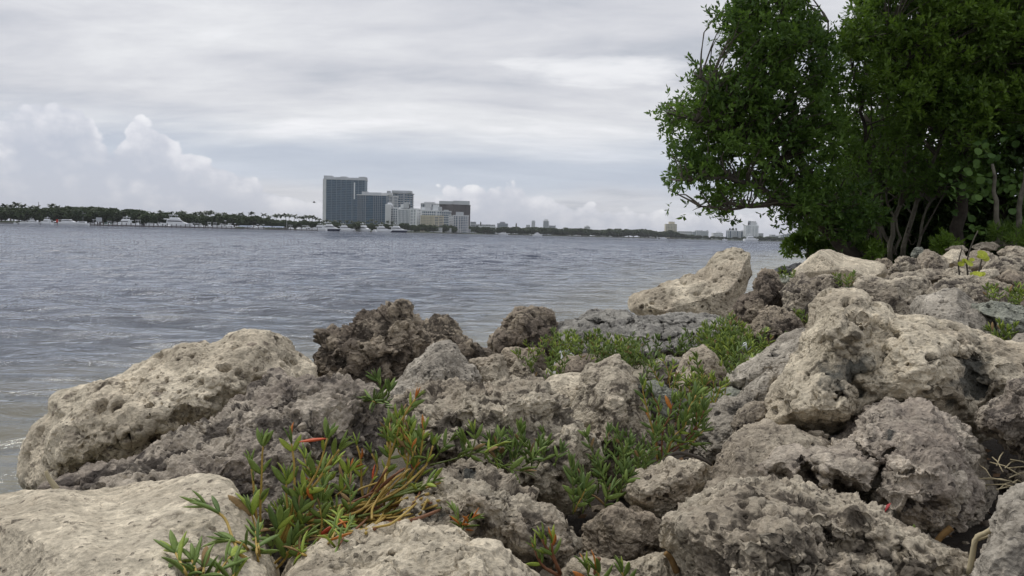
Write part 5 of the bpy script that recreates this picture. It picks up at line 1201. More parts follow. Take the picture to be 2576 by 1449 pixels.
def near_trees():
    rng = np.random.default_rng(21); rs = random.Random(9)
    # 1. the leaning buttonwood
    T = thing('buttonwood_tree', 'leaning buttonwood tree whose leafy crown reaches far left over the bay', 'tree', (P(*fx('E', 1150, 1400), 12.5).x, 12.5, .9))
    def W(o): return o
    T.location = (0, 0, 0)
    base = P(*fx('E', 1160, 1420), 12.3)
    sk = []
    B = MBARK
    sk += limb(T, [(1200, 1440, 12.3), (1090, 1370, 12.2), (1000, 1270, 12.0), (900, 1150, 11.8), (760, 1110, 11.6), (560, 1130, 11.4), (420, 1120, 11.3)], .125, .02, B, 'trunk', 18, wob=.03, rng=rs)
    sk += limb(T, [(1170, 1430, 12.4), (1060, 1300, 12.3), (960, 1200, 12.2), (880, 1040, 12.0), (760, 900, 11.9), (600, 780, 11.7), (400, 690, 11.5), (200, 640, 11.3)], .12, .015, B, 'trunk', 18, wob=.03, rng=rs)
    sk += limb(T, [(960, 1200, 12.2), (900, 1000, 12.3), (830, 800, 12.3), (800, 560, 12.3), (760, 300, 12.3), (740, 60, 12.3), (720, -160, 12.3)], .10, .02, B, 'branch', 16, wob=.04, rng=rs)
    sk += limb(T, [(880, 1040, 12.0), (700, 850, 12.0), (640, 640, 12.1), (590, 420, 12.1), (540, 200, 12.2), (500, 0, 12.2)], .07, .015, B, 'branch', 14, wob=.04, rng=rs)
    sk += limb(T, [(600, 780, 11.7), (480, 620, 11.6), (400, 520, 11.5), (300, 430, 11.4)], .05, .012, B, 'branch', 9, wob=.03, rng=rs)
    sk += limb(T, [(760, 1110, 11.6), (560, 1000, 11.5), (380, 980, 11.3), (200, 990, 11.2)], .05, .012, B, 'branch', 10, wob=.03, rng=rs)
    sk += limb(T, [(830, 800, 12.3), (900, 560, 12.4), (960, 320, 12.5), (1000, 120, 12.5)], .05, .012, B, 'branch', 10, wob=.04, rng=rs)
    sk += limb(T, [(560, 1130, 11.4), (430, 1150, 11.3), (300, 1130, 11.2)], .022, .008, B, 'branch', 6, wob=.02, rng=rs)
    poly = [(450, -260), (445, 0), (440, 70), (425, 120), (432, 180), (400, 225), (440, 290), (455, 370), (400, 420), (330, 395), (285, 395), (290, 440), (220, 445), (205, 470), (265, 520), (300, 560), (180, 565), (170, 600), (95, 590), (85, 640), (140, 690), (85, 690), (150, 760), (95, 785), (140, 860), (170, 900), (115, 960), (110, 1040), (160, 1030), (250, 990), (300, 1060), (280, 1120), (340, 1140), (400, 1170), (480, 1150), (560, 1110), (640, 1130), (700, 1165), (800, 1180), (850, 1220), (940, 1230), (1040, 1120), (1100, 900), (1120, 650), (1060, 420), (1030, 200), (940, 120), (905, 60), (890, -260)]
    C = crown('crown', T, rng, poly, 12.0, .95, 600, 7, 8, .24, .098, LM['butt'], margin=16, gaps=[(700, 115, 30, 1), (560, 905, 42, .95), (870, 1040, 30, 1), (680, 1000, 26, .9), (400, 740, 40, .5), (1000, 810, 50, .9), (660, 370, 26, .85), (230, 830, 30, .7), (450, 950, 35, .8), (760, 940, 25, .8), (620, 760, 30, .5)])
    C2 = crown('leaf_sprays', T, rng, poly, 12.0, 1.0, 300, 4, 7, .30, .085, LM['butt'], margin=9)
    # sprays that break the outline
    tips = [(375, 105), (410, 120), (365, 150), (425, 235), (430, 300), (300, 385), (345, 400), (225, 460), (240, 490), (200, 560), (110, 590), (100, 640), (95, 695), (110, 780), (140, 850), (120, 1035), (150, 960), (200, 1040), (290, 1130), (330, 1140), (420, 1170), (690, 1160), (650, 1140), (360, 560), (390, 440), (450, 60), (180, 930), (860, 1230), (830, 1200)]
    ct = np.array([P(*fx('E', x, y), 11.7+rs.uniform(-.3, .5))[:] for x, y in [(a+14, b) for a, b in tips] for _ in range(2)]); ct += rng.normal(size=ct.shape)*.07
    v, f, ti = leaves_from(rng, ct, 4, 8, .26, .09); tinted(mobj('edge_leaves', newmesh('edge_leaves', v, f), LM['butt'], T), rng, ti)
    C3 = crown('low_sprays', T, rng, [(780, 1190), (840, 1050), (1000, 1000), (1250, 1050), (1300, 1180), (1180, 1290), (1040, 1330), (960, 1260), (860, 1225)], 11.9, .45, 110, 6, 8, .22, .09, LM['butt'])
    twigs(T, np.concatenate([C, C2, C3, ct]), sk, rng, 760, MTWIG)
    # 2. the many stemmed tree right of it
    T = thing('buttonwood_tree', 'tall many stemmed buttonwood with pale thin trunks in the middle of the grove', 'tree')
    sk = []
    stems = [[(1290, 1440), (1275, 1300), (1240, 1150), (1230, 950), (1200, 700), (1160, 520), (1120, 300)], [(1340, 1430), (1350, 1280), (1400, 1120), (1420, 950), (1440, 700), (1420, 400), (1400, 100), (1380, -150)],
             [(1410, 1430), (1440, 1250), (1500, 1100), (1540, 1000), (1620, 800), (1700, 500), (1800, 200), (1850, -100)], [(1275, 1300), (1190, 1230), (1100, 1160), (1030, 1090)], [(1250, 1260), (1170, 1190), (1180, 1050), (1100, 800), (1060, 640)],
             [(1360, 1390), (1290, 1230), (1290, 1060), (1260, 800), (1230, 400), (1210, 100)], [(1440, 1250), (1450, 1330), (1510, 1290)], [(1370, 1400), (1390, 1250), (1330, 1120), (1330, 900), (1310, 600), (1300, 200)], [(1470, 1420), (1520, 1200), (1600, 1050), (1650, 900), (1820, 700)]]
    for i, st in enumerate(stems):
        r0 = [.065, .045, .045, .02, .022, .035, .015, .026, .028][i]
        d = 12.8+.15*(i % 3)
        sk += limb(T, [(x, y, d) for x, y in st], r0, r0*.16, MBARKP if i % 3 != 0 else MBARK, 'trunk' if i in (0, 1, 2, 5) else 'branch', 16, wob=.035, rng=rs)
    poly = [(1075, 200), (1130, 20), (1150, -260), (2400, -260), (2400, 300), (2250, 620), (2000, 800), (1960, 1000), (1800, 1060), (1620, 1080), (1500, 1120), (1350, 1100), (1180, 1090), (1050, 1180), (960, 1080), (940, 900), (960, 700), (990, 560), (1000, 400), (1010, 230)]
    C = crown('crown', T, rng, poly, 13.3, 1.1, 820, 7, 8, .28, .098, LM['butt'], margin=14, gaps=[(1080, 130, 30, .9), (1200, 400, 30, .7), (1020, 760, 50, .9), (1110, 620, 45, .7), (1100, 380, 40, .7), (1990, 210, 45, .9), (1770, 330, 30, .7), (1900, 60, 40, .8), (1650, 40, 25, .8), (1060, 820, 40, .7)])
    twigs(T, C, sk, rng, 600, MTWIG)
    # 3. the brighter tree whose crown closes the upper right
    T = thing('buttonwood_tree', 'bright green leafy tree filling the upper right corner before the dark grove', 'tree')
    sk = limb(T, [(1700, 1420, 13.2), (1720, 1150, 13.2), (1760, 850, 13.0), (1800, 500, 12.8), (1850, 150, 12.6), (1900, -150, 12.6)], .12, .02, MBARK, 'trunk', 16, wob=.04, rng=rs)
    sk += limb(T, [(1760, 850, 13.0), (1600, 600, 12.6), (1450, 400, 12.3), (1330, 200, 12.1)], .06, .015, MBARK, 'branch', 10, wob=.04, rng=rs)
    sk += limb(T, [(1800, 500, 12.8), (1950, 300, 12.5), (2080, 120, 12.3)], .05, .015, MBARK, 'branch', 8, wob=.04, rng=rs)
    poly = [(1120, 120), (1180, 20), (1300, -200), (2400, -200), (2400, 500), (2200, 560), (1990, 760), (1820, 820), (1600, 760), (1480, 640), (1320, 560), (1200, 420), (1090, 260)]
    C = crown('crown', T, rng, poly, 12.3, .7, 620, 7, 9, .28, .098, LM['bright'], gaps=[(1990, 210, 60, .9), (1770, 330, 40, .7), (1500, 100, 120, .8), (1200, 400, 50, .8), (1600, 560, 80, .5)])
    twigs(T, C, sk, rng, 250, MTWIG)
    # 4. dark trees behind, each on its own trunk
    for i, (poly, d0, lb, bx) in enumerate([
        ([(1130, 1000), (1200, 300), (1500, -250), (1900, -250), (1900, 1400), (1150, 1420)], 16.5, 'dark dense tree deep in the grove behind the pale trunks', 1500),
        ([(1650, 1400), (1600, 500), (1750, -250), (2500, -250), (2700, 1400)], 15.0, 'dark tree behind the bright crown at the right edge', 2000),
        ([(980, 1100), (1100, 950), (1300, 900), (1700, 900), (1900, 1420), (1020, 1420), (960, 1350)], 15.5, 'dark leafy thicket tree filling the space between the trunks', 1300),
        ([(1900, 1450), (1900, 200), (2600, -300), (3400, -300), (3400, 1450)], 14.0, 'dark tree standing just beyond the right edge of the sea grape', 2500)]):
        T = thing('broadleaf_tree', lb, 'tree')
        sk = limb(T, [(bx, 1440, d0), (bx-30, 1000, d0), (bx+20, 500, d0), (bx, 0, d0)], .16, .03, MBARK, 'trunk', 12, wob=.05, rng=rs)
        crown('crown', T, rng, poly, d0, 1.0, 620, 7, 8, .45, .15, LM['dark'], gaps=[(1020, 760, 50, .9), (1200, 400, 40, .8)])
    # 5. sea grape with big round leaves at the right edge: large leaves are separate parts
    T = thing('sea_grape_shrub', 'sea grape shrub with big round leaves at the right edge of the grove', 'shrub')
    limb(T, [(1950, 1420, 11.6), (1930, 1150, 11.6), (1900, 900, 11.5)], .05, .02, MBARKP, 'stem', 8, wob=.03, rng=rs); limb(T, [(2000, 1420, 11.6), (2060, 1100, 11.5), (2100, 850, 11.4)], .05, .02, MBARKP, 'stem', 8, wob=.03, rng=rs)
    mes = []
    for tv in (.1, .4, .75, 1.0):
        m = MB(); n = 10; pts = [(math.cos(k*2*math.pi/n)*.5, math.sin(k*2*math.pi/n)*.5, .06*math.cos(2*k*2*math.pi/n)) for k in range(n)]
        m.add([(0, 0, -.04)]+pts, [(0, 1+k, 1+(k+1) % n) for k in range(n)]); me = newmesh('leaf', m.v, m.f); me.materials.append(LM['grape'])
        at = me.attributes.new('tint', 'FLOAT', 'FACE'); at.data.foreach_set('value', [tv]*len(me.polygons)); mes.append(me)
    poly = [fx('E', *p) for p in [(1560, 1080), (1640, 930), (1780, 860), (1820, 760), (1990, 680), (2300, 640), (2300, 1250), (2090, 1290), (1850, 1290), (1620, 1330), (1540, 1230)]]
    cnt = 0; big = MB()
    while cnt < 300:
        x, y = rs.uniform(2360, 2680), rs.uniform(290, 620)
        if not in_poly(np.array([x]), np.array([y]), poly)[0]: continue
        cl = vnoise(np.array([x]), np.array([y]), .02, 3)[0]
        if rs.random() > cl*1.4: continue
        o = bpy.data.objects.new('leaf', mes[min(3, int(cl*2.6+rs.random()*1.3))]); COL.objects.link(o); o.parent = T
        s = rs.uniform(.07, .125); o.location = P(x, y, 11.9+rs.uniform(-.5, .9)); o.rotation_euler = (rs.uniform(.1, 1.5), rs.uniform(-.5, .5), rs.uniform(-1.2, 1.2)); o.scale = (s, s, s); cnt += 1
    # 6. low bright shrubs on the ground line
    for i, (poly, d0, lb) in enumerate([
        ([(765, 1360), (790, 1330), (850, 1300), (880, 1260), (960, 1270), (1000, 1340), (1010, 1380), (960, 1400), (860, 1410), (800, 1400)], 12.6, 'low bushy shoots hanging over the water at the foot of the leaning tree'),
        ([(1190, 1400), (1210, 1350), (1260, 1330), (1300, 1370), (1290, 1420), (1200, 1425)], 11.8, 'light green seedling clump between the tree trunks'),
        ([(1590, 1350), (1620, 1310), (1700, 1320), (1740, 1350), (1690, 1370), (1600, 1370)], 11.2, 'pale green low shrub beneath the sea grape')]):
        T = thing('shrub', lb, 'shrub'); xx = sum(p[0] for p in poly)/len(poly)
        limb(T, [(xx, 1420, d0), (xx, 1350, d0)], .03, .015, MTWIG, 'stem', 5)
        crown('foliage', T, rng, poly, d0, .3, [60, 14, 16][i], 6, 8, .15, .085, LM['bright'])
    # 7. hedge that closes the ground line behind everything
    T = thing('hedge', 'dense dark hedge closing the bank behind the far riprap rocks', 'hedge')
    C = []
    for _ in range(520):
        x = rs.uniform(1180, 3300); d = rs.uniform(16.5, 19); C.append(P(*fx('E', x, rs.uniform(1130, 1430)), d)[:])
    v, f, ti = leaves_from(rng, np.array(C), 7, 8, .55, .20); tinted(mobj('foliage', newmesh('foliage', v, f), LM['dark'], T), rng, ti)
    limb(T, [(1700, 1440, 17.5), (1710, 1300, 17.5)], .1, .05, MBARK, 'stem', 4)
    # 8. undergrowth on the bank to the right
    v, f, ti = leaves_from(rng, np.array([P(*fx('D', rs.uniform(2380, 2900), rs.uniform(60, 125)), 11.8+rs.uniform(-1, 2.5))[:] for _ in range(90)]), 8, 7, .16, .12, .12, up=1.2)
    o = mobj('grass', newmesh('grass', v, f), LM['bright']); tinted(o, rng, ti); tag(o, 'rough green grass on the bank top near the right edge', 'grass', kind='stuff')
near_trees()

# ---------------------------------------------------------------- succulents among the rocks
bpy.context.view_layer.update()
_dg = bpy.context.evaluated_depsgraph_get(); _eye = Vector((0, 0, CAMH))
def free_d(px, py, d, gap=.012):
    v = P(px, py, 1.0)-_eye; ok, loc, n, i, o, m = SC.ray_cast(_dg, _eye, v.normalized())
    return min(d, loc.y-gap) if ok and o.name.split('.')[0] in ('boulder', 'rock', 'slab') and loc.y > .6*d else d
def leafy(name, c1, c2, rough=.55):
    m, t, p = newmat(name); tc = t.new('ShaderNodeTexCoord').outputs['Object']; oi = t.new('ShaderNodeObjectInfo').outputs['Random']
    y = t.xyz(tc)[0]
    c = t.mix(t.math('ADD', t.math('MULTIPLY', y, .45), t.math('MULTIPLY', oi, .55)), c1, c2)
    c = t.vmath('SCALE', c, scale=t.step(t.noise(tc, 7, 5, .6), .3, .7, .8, 1.2, kind='LINEAR'))
    t.put(p.inputs['Base Color'], c); p.inputs['Roughness'].default_value = rough; p.inputs['Specular IOR Level'].default_value = .3
    p.inputs['Subsurface Weight'].default_value = 0.0; return m
PM = {'green': leafy('succulent_green', (.090, .145, .026), (.19, .26, .06)), 'deep': leafy('succulent_deep_green', (.062, .108, .026), (.135, .195, .05)), 'yellow': leafy('succulent_yellow_green', (.20, .28, .035), (.30, .36, .06)),
      'orange': leafy('succulent_orange', (.42, .12, .03), (.50, .20, .04)), 'red': leafy('succulent_red', (.38, .05, .025), (.48, .10, .03)), 'dry': leafy('withered_leaf', (.20, .13, .06), (.30, .20, .09), .8), 'stem': leafy('succulent_stem_yellow', (.36, .24, .06), (.40, .30, .08), .5), 'stemr': leafy('succulent_stem_red_brown', (.17, .07, .035), (.22, .10, .045), .5), 'stemg': leafy('succulent_stem_green', (.12, .16, .035), (.16, .19, .05), .5)}
def leaf_mesh(mat, seed):
    rs = random.Random(seed); n, k = 8, 6; v = []; f = []; bend = rs.uniform(-.02, .16); tw = rs.uniform(-.25, .25)
    for i in range(n+1):
        u = i/n; w = .5*(.16*(1-u)**3+1.0*math.sin(math.pi*min(1, u**.85*.97+.03))**.75*(.62+.38*u)) if i < n else .02
        w = w*.29; th = w*.42+.006; z = -bend*(u-.5)**2*1.6+bend*.4; cz, sz = math.cos(tw*u), math.sin(tw*u)
        for j in range(k):
            a = j*2*math.pi/k; yy = math.cos(a)*w; zz = math.sin(a)*th-abs(math.cos(a))*0+(abs(math.cos(a)))*w*.22
            v.append((u, yy*cz-zz*sz, z+yy*sz+zz*cz))
    for i in range(n):
        for j in range(k): f.append((i*k+j, (i+1)*k+j, (i+1)*k+(j+1) % k, i*k+(j+1) % k))
    f.append(tuple(range(k))); f.append(tuple(n*k+j for j in range(k-1, -1, -1)))
    me = newmesh('leaf', v, f); me.materials.append(PM[mat]); me.polygons.foreach_set('use_smooth', [True]*len(me.polygons)); return me
LEAF = {k: [leaf_mesh(k, i*7+j) for j in range(3)] for i, k in enumerate(('green', 'deep', 'yellow', 'orange', 'red', 'dry'))}
LIT = {'green': None}
def add_leaf(par, p, d, side, L, kind, rs):
    d = d.normalized(); z = side.cross(d)
    if z.length < 1e-3: z = Vector((0, 0, 1))
    z.normalize(); y = z.cross(d).normalized()
    if z.z < 0: z = -z; y = -y
    m = Matrix((d, y, z)).transposed().to_4x4()
    o = bpy.data.objects.new('leaf', LEAF[kind][rs.randrange(3)]); COL.objects.link(o)
    o.parent = par; o.matrix_basis = Matrix.Translation(p) @ m @ Matrix.Diagonal((L, L*rs.uniform(.85, 1.25), L, 1)); return o
def pick(rs, mix):
    r = rs.random(); s = 0
    for k, w in mix:
        s += w
        if r < s: return k
    return mix[0][0]
NLEAF = [0]
def shoot(par, pts, r, leaf, mix, rs, start=.35, step=.022, stem='stem', tip=4, dens=1.0, origin=Vector((0, 0, 0))):
    """one stem through world points with pairs of fleshy leaves that cross each other"""
    n = max(6, min(20, int(sum((Vector(pts[i+1])-Vector(pts[i])).length for i in range(len(pts)-1))/.012))); c = spline(pts, n); m = MB()
    m.tube([q-origin for q in c], [r*(1-.35*i/(n-1)) for i in range(n)], 6); m.build('stem', PM[stem], par, True)
    tot = 0; L = [0]
    for i in range(n-1): tot += (c[i+1]-c[i]).length; L.append(tot)
    s = tot*start; k = rs.randrange(4)
    while s < tot:
        i = max(j for j in range(n-1) if L[j] <= s); t = (c[i+1]-c[i]).normalized(); q = c[i].lerp(c[i+1], (s-L[i])/max(L[i+1]-L[i], 1e-6))
        a = t.cross(Vector((.3, .2, 1))).normalized(); b = t.cross(a); an = k*math.pi/2+rs.uniform(-.35, .35); sd = a*math.cos(an)+b*math.sin(an); u = s/tot
        for sg in (1, -1):
            if rs.random() < dens:
                dd = (sd*sg*(1.0-.25*u)+t*(.45+.55*u)+Vector((0, 0, .15))); add_leaf(par, q-origin, dd, t, leaf*rs.uniform(.7, 1.1), pick(rs, mix), rs); NLEAF[0] += 1
        k += 1; s += step*rs.uniform(.8, 1.25)
    t = (c[-1]-c[-2]).normalized(); a = t.cross(Vector((.3, .2, 1))).normalized(); b = t.cross(a)
    for j in range(tip):
        an = j*2*math.pi/tip+rs.uniform(-.3, .3); add_leaf(par, c[-1]-origin, t*1.1+(a*math.cos(an)+b*math.sin(an))*rs.uniform(.25, .6), a, leaf*rs.uniform(.65, .95), pick(rs, mix), rs); NLEAF[0] += 1
G = [('green', .64), ('deep', .17), ('yellow', .14), ('dry', .05)]; DG = [('deep', .57), ('green', .38), ('dry', .05)]; YG = [('green', .48), ('yellow', .36), ('orange', .05), ('deep', .03), ('red', .01), ('dry', .07)]; BR = [('green', .58), ('yellow', .37), ('dry', .05)]
def plant(label, tg, stems, d, leaf, mix, seed, r=.0022, stem='stem', start=.35, step=.022, extra=0, name='sea_purslane', group=None, dens=1.0):
    """stems: lists of (x, y[, d]) read along each stem from its root"""
    rs = random.Random(seed); S = []
    for st in stems:
        w = []
        for j, q in enumerate(st):
            X, Y = fx(tg, q[0], q[1]); dd = q[2] if len(q) > 2 else d; w.append(P(X, Y, free_d(X, Y, dd, .015+.01*j) if j else dd))
        S.append(w)
    o = S[0][0].copy(); root = thing(name, label, 'plant', o, group=group)
    for w in S:
        shoot(root, w, r, leaf, mix, rs, start, step, stem if rs.random() < .75 else rs.choice(['stem', 'stemr', 'stemg']), dens=dens, origin=o)
    return root
def clump(label, tg, x, y, d, n, h, spread, leaf, mix, seed, stem='stemg', step=.022, start=.3, group=None, lean=(0, 0), r=.002):
    rs = random.Random(seed); o = P(*fx(tg, x, y), d); root = thing('sea_purslane', label, 'plant', o, group=group)
    for i in range(n):
        a = rs.uniform(0, 6.28); rr = rs.uniform(0, spread); b = o+Vector((math.cos(a)*rr*.7, math.sin(a)*rr*.6, -.01)); hh = h*rs.uniform(.55, 1.1)
        tip = b+Vector((math.cos(a)*rs.uniform(.1, .6)*h+lean[0]*h, math.sin(a)*rs.uniform(.1, .5)*h+lean[1]*h, hh)); mid = b.lerp(tip, .5)+Vector((rs.uniform(-.2, .2)*h, rs.uniform(-.2, .2)*h, -.05*h))
        shoot(root, [b, mid, tip], r, leaf, mix, rs, start, step, stem, origin=o)
    return root
def runners(label, tg, lines, d, seed, r=.0026, group=None):
    rs = random.Random(seed); w = [[P(*fx(tg, q[0], q[1]), free_d(*fx(tg, q[0], q[1]), (q[2] if len(q) > 2 else d), .008)) for q in ln] for ln in lines]; o = w[0][0].copy()
    root = thing('creeping_runners', label, 'plant stems', o)
    for ln in w:
        n = 14; c = spline(ln, n); MB().tube([q-o for q in c], r*rs.uniform(.8, 1.2), 6).build('runner', PM[rs.choice(['stem', 'stem', 'stemr', 'stemg'])], root, True)
def plants():
    # foreground, left of centre
    plant('curving succulent shoot arching over the pale slab in the lower left', 'A', [[(1330, 1365, 1.2), (1240, 1345), (1195, 1260), (1150, 1150), (1060, 1095)]], 1.14, .045, G, 1, r=.0027, start=.93, step=.03)
    plant('leafy succulent cluster beside the right end of the pale slab', 'A', [[(1350, 1440), (1320, 1350), (1310, 1200), (1290, 1130)], [(1360, 1440), (1400, 1290), (1425, 1200)], [(1340, 1400), (1250, 1290), (1180, 1270)], [(1370, 1420), (1470, 1330), (1560, 1270)], [(1340, 1430), (1330, 1320), (1320, 1240)], [(1380, 1440), (1450, 1380), (1500, 1290)]], 1.2, .046, G, 2, start=.6, step=.034)
    plant('fresh green shoots poking up at the bottom edge left of centre', 'A', [[(1000, 1560), (960, 1450), (900, 1330)], [(1020, 1560), (1040, 1450), (1045, 1400)], [(1040, 1560), (1100, 1460), (1180, 1350)], [(1180, 1560), (1190, 1480), (1200, 1430)], [(1000, 1560), (1010, 1450), (985, 1370)]], 1.06, .045, G, 3, start=.6, step=.030)
    plant('tall thin shoots with red and orange leaf tips before the mauve rock', 'A', [[(1340, 1330), (1335, 1150), (1340, 1000), (1345, 840), (1350, 780)], [(1330, 1300), (1310, 1100), (1300, 980), (1290, 900)], [(1420, 1300), (1500, 1100), (1510, 900), (1495, 770)], [(1440, 1290), (1530, 1080), (1590, 980), (1640, 880), (1680, 740)], [(1450, 1290), (1560, 1050), (1630, 960), (1700, 850), (1740, 800)], [(1460, 1280), (1480, 1180), (1470, 1050), (1468, 960)], [(1470, 1290), (1540, 1200), (1600, 1100), (1610, 1060)], [(1500, 1300), (1540, 1150), (1545, 1060)]], 1.4, .042, [('green', .68), ('deep', .14), ('yellow', .12), ('orange', .04), ('red', .02)], 4, r=.0026, start=.5, step=.042)
    plant('pair of shoots rising behind the tangle of yellow stems, left part', 'A', [[(1600, 1330), (1650, 1200), (1640, 1100)], [(1620, 1340), (1700, 1260), (1740, 1150)], [(1560, 1330), (1580, 1250), (1560, 1200)], [(1700, 1340), (1740, 1290), (1800, 1180)], [(1640, 1350), (1560, 1340), (1520, 1300)]], 1.4, .038, YG, 5, start=.4, step=.034)
    rd = thing('fallen_leaf', 'bright orange red leaf on the tip of a thin shoot before the mauve rock', 'leaf', P(*fx('A', 1672, 745), 1.36)); o = bpy.data.objects.new('blade', LEAF['red'][0]); COL.objects.link(o); o.parent = rd; o.scale = (.048,)*3; o.rotation_euler = (0, .12, math.pi+.1)
    # the golden tangle
    plant('golden orange and green succulent tangle in front of the flat topped tan rock', 'B', [[(380, 1180), (350, 1000), (345, 860), (325, 780)], [(420, 1160), (460, 1000), (490, 850), (500, 740)], [(450, 1150), (560, 980), (640, 860), (670, 700)], [(400, 1150), (430, 1000), (490, 900), (480, 760)], [(470, 1130), (560, 960), (590, 820), (560, 700)], [(470, 1130), (600, 1000), (680, 880), (715, 780)], [(400, 1180), (380, 1030), (430, 900), (400, 820)], [(430, 1180), (540, 1050), (600, 940), (620, 900)], [(350, 1200), (270, 1080), (255, 960), (300, 900)], [(430, 1120), (470, 920), (520, 760), (560, 640), (625, 540)], [(520, 1150), (640, 1010), (720, 960)]], 1.72, .038, YG, 6, r=.0032, start=.6, step=.034)
    clump('yellow green leaf mass above the golden tangle', 'B', 500, 760, 1.78, 5, .055, .07, .042, BR, 7, 'stem', .024, lean=(0, 0))
    clump('orange tipped leaf mass on the right of the golden tangle', 'B', 600, 830, 1.72, 8, .05, .07, .040, YG, 8, 'stem', .026)
    rng = random.Random(4); L = []
    for i in range(40):
        x0, y0 = rng.uniform(-40, 420), rng.uniform(1120, 1260); x1, y1 = rng.uniform(420, 760), rng.uniform(860, 1120)
        L.append([(x0, y0, rng.uniform(1.4, 1.6)), ((x0*2+x1)/3+rng.uniform(-60, 60), (y0*2+y1)/3+rng.uniform(0, 50), 1.58), ((x0+x1*2)/3+rng.uniform(-50, 50), (y0+2*y1)/3+rng.uniform(-20, 50), 1.62), (x1, y1, rng.uniform(1.6, 1.75))])
    runners('tangle of bare yellow brown creeping stems between the rocks left of centre', 'B', L, 1.55, 5)
    clump('green leaves lying on the runners at the left of the tangle', 'B', 60, 1190, 1.42, 4, .05, .06, .04, G, 41, 'stemg', .018)
    clump('short green shoots in the middle of the runner tangle', 'B', 230, 1150, 1.5, 4, .06, .07, .038, G, 42, 'stemg', .018)
    clump('green and yellow shoots at the foot of the mauve rock', 'B', 130, 1020, 1.6, 5, .08, .07, .04, YG, 43, 'stem', .018)
    # right of the tangle
    plant('runner with pointed green leaves crossing in front of the flat topped tan rock', 'B', [[(700, 880), (820, 850), (930, 815), (1010, 830), (1040, 870)], [(720, 860), (760, 800), (800, 760)], [(900, 850), (930, 760), (925, 720)], [(1000, 860), (1100, 900), (1180, 910)], [(980, 850), (1010, 800), (1060, 780)], [(860, 850), (880, 800), (870, 760)]], 1.8, .043, G, 9, start=.4, step=.022, stem='stemg')
    clump('dark green succulents in the shade under the flat topped tan rock', 'B', 1090, 860, 1.9, 6, .075, .10, .042, DG, 10, 'stemg', .017)
    clump('dim green leaves in the hollow right of the flat topped rock foot', 'B', 1230, 870, 1.95, 8, .07, .09, .036, DG, 11, 'stemg', .017)
    plant('upright star shaped shoot with long narrow leaves right of the craggy holed rock', 'B', [[(1435, 1130), (1438, 1040), (1430, 960), (1425, 890)], [(1440, 1120), (1480, 1040), (1500, 1000)]], 1.75, .048, [('deep', .5), ('green', .5)], 12, start=.25, step=.018, stem='stemg')
    clump('bushy dark shoots with small narrow leaves at the foot of the pyramid rock', 'B', 1640, 1010, 2.0, 11, .16, .12, .032, DG, 13, 'stemg', .014)
    clump('low dark green shoots in front of the pyramid rock', 'B', 1580, 1090, 1.85, 6, .08, .10, .04, DG, 14, 'stemg', .018)
    plant('tall leafy shoots growing up right of the pyramid rock', 'C', [[(360, 860), (350, 760), (320, 640), (290, 520), (285, 470)], [(380, 860), (390, 700), (420, 640), (440, 560)], [(400, 860), (440, 740), (500, 680), (520, 600), (560, 520)], [(390, 850), (480, 780), (560, 700), (600, 600)], [(370, 850), (350, 700), (370, 600), (330, 510)], [(400, 850), (500, 800), (560, 740), (600, 700)], [(395, 850), (420, 760), (480, 720), (500, 650)], [(380, 860), (430, 800), (510, 760), (570, 770)]], 2.2, .042, [('green', .5), ('deep', .42), ('yellow', .06), ('orange', .02)], 15, r=.003, start=.34, step=.022, stem='stemr')
    clump('dense green leaves around the stems right of the pyramid rock', 'C', 430, 700, 2.25, 6, .09, .10, .038, [('deep', .6), ('green', .4)], 16, 'stemr', .016)
    clump('dark shoots at the base of the tall leafy shoots', 'C', 300, 880, 2.1, 7, .09, .11, .038, DG, 17, 'stemg', .017)
    # front, bottom
    plant('young yellow green shoot with a red brown stem standing at the bottom centre', 'B', [[(1370, 1440), (1340, 1370), (1300, 1310), (1275, 1260)], [(1370, 1450), (1280, 1400), (1240, 1320)], [(1365, 1430), (1330, 1340), (1325, 1280)]], 1.28, .034, [('green', .7), ('yellow', .25), ('orange', .05)], 18, r=.0034, start=.6, step=.014, stem='stemr')
    plant('small green sprig with an orange leaf left of the craggy holed rock', 'B', [[(880, 1240), (860, 1190), (825, 1120)], [(870, 1240), (890, 1180), (915, 1160)]], 1.5, .034, [('green', .8), ('orange', .2)], 19, start=.5, step=.016, stem='stemg')
    plant('green leaf tips rising at the bottom edge right of centre', 'C', [[(20, 1560), (10, 1460), (0, 1420)], [(60, 1560), (60, 1450), (45, 1420)], [(200, 1560), (190, 1470), (180, 1430)]], 1.2, .036, [('green', .8), ('orange', .1), ('yellow', .1)], 20, start=.5, step=.015)
    plant('small sprig of long leaves in the gap behind the mauve rock', 'B', [[(450, 620), (455, 540), (440, 470), (425, 440)], [(450, 600), (480, 540), (490, 500)], [(455, 600), (420, 560), (400, 550)]], 2.5, .055, [('deep', .5), ('green', .5)], 21, start=.3, step=.022, stem='stemg')
    # the green carpet around the dark slab
    rs = random.Random(12); k = 0
    spots = [(1290, 390, 3.4), (1330, 360, 3.7), (1380, 300, 4.0), (1350, 260, 4.2), (1420, 290, 4.0), (1480, 260, 4.2), (1520, 250, 4.1), (1450, 330, 3.6), (1300, 300, 4.0), (1320, 430, 3.3), (1590, 300, 3.9), (1640, 310, 3.8), (1680, 290, 3.9), (1720, 300, 3.8), (1740, 340, 3.6), (1700, 360, 3.5)]
    names = ['yellow green', 'bright', 'olive', 'fresh green', 'tufted']
    for x, y, d in spots: clump('green succulent clump in the belt of plants in front of the dark slab', 'B', x, y+18, d, 6, .10, .13, .034, BR if k % 3 else G, 100+k, 'stemg', .024, group='succulent belt before the dark slab'); k += 1
    spots = [(20, 330, 3.8), (120, 310, 3.9), (200, 300, 3.9), (230, 360, 3.5), (260, 400, 3.3), (60, 370, 3.5), (400, 300, 3.9), (470, 290, 3.9)]
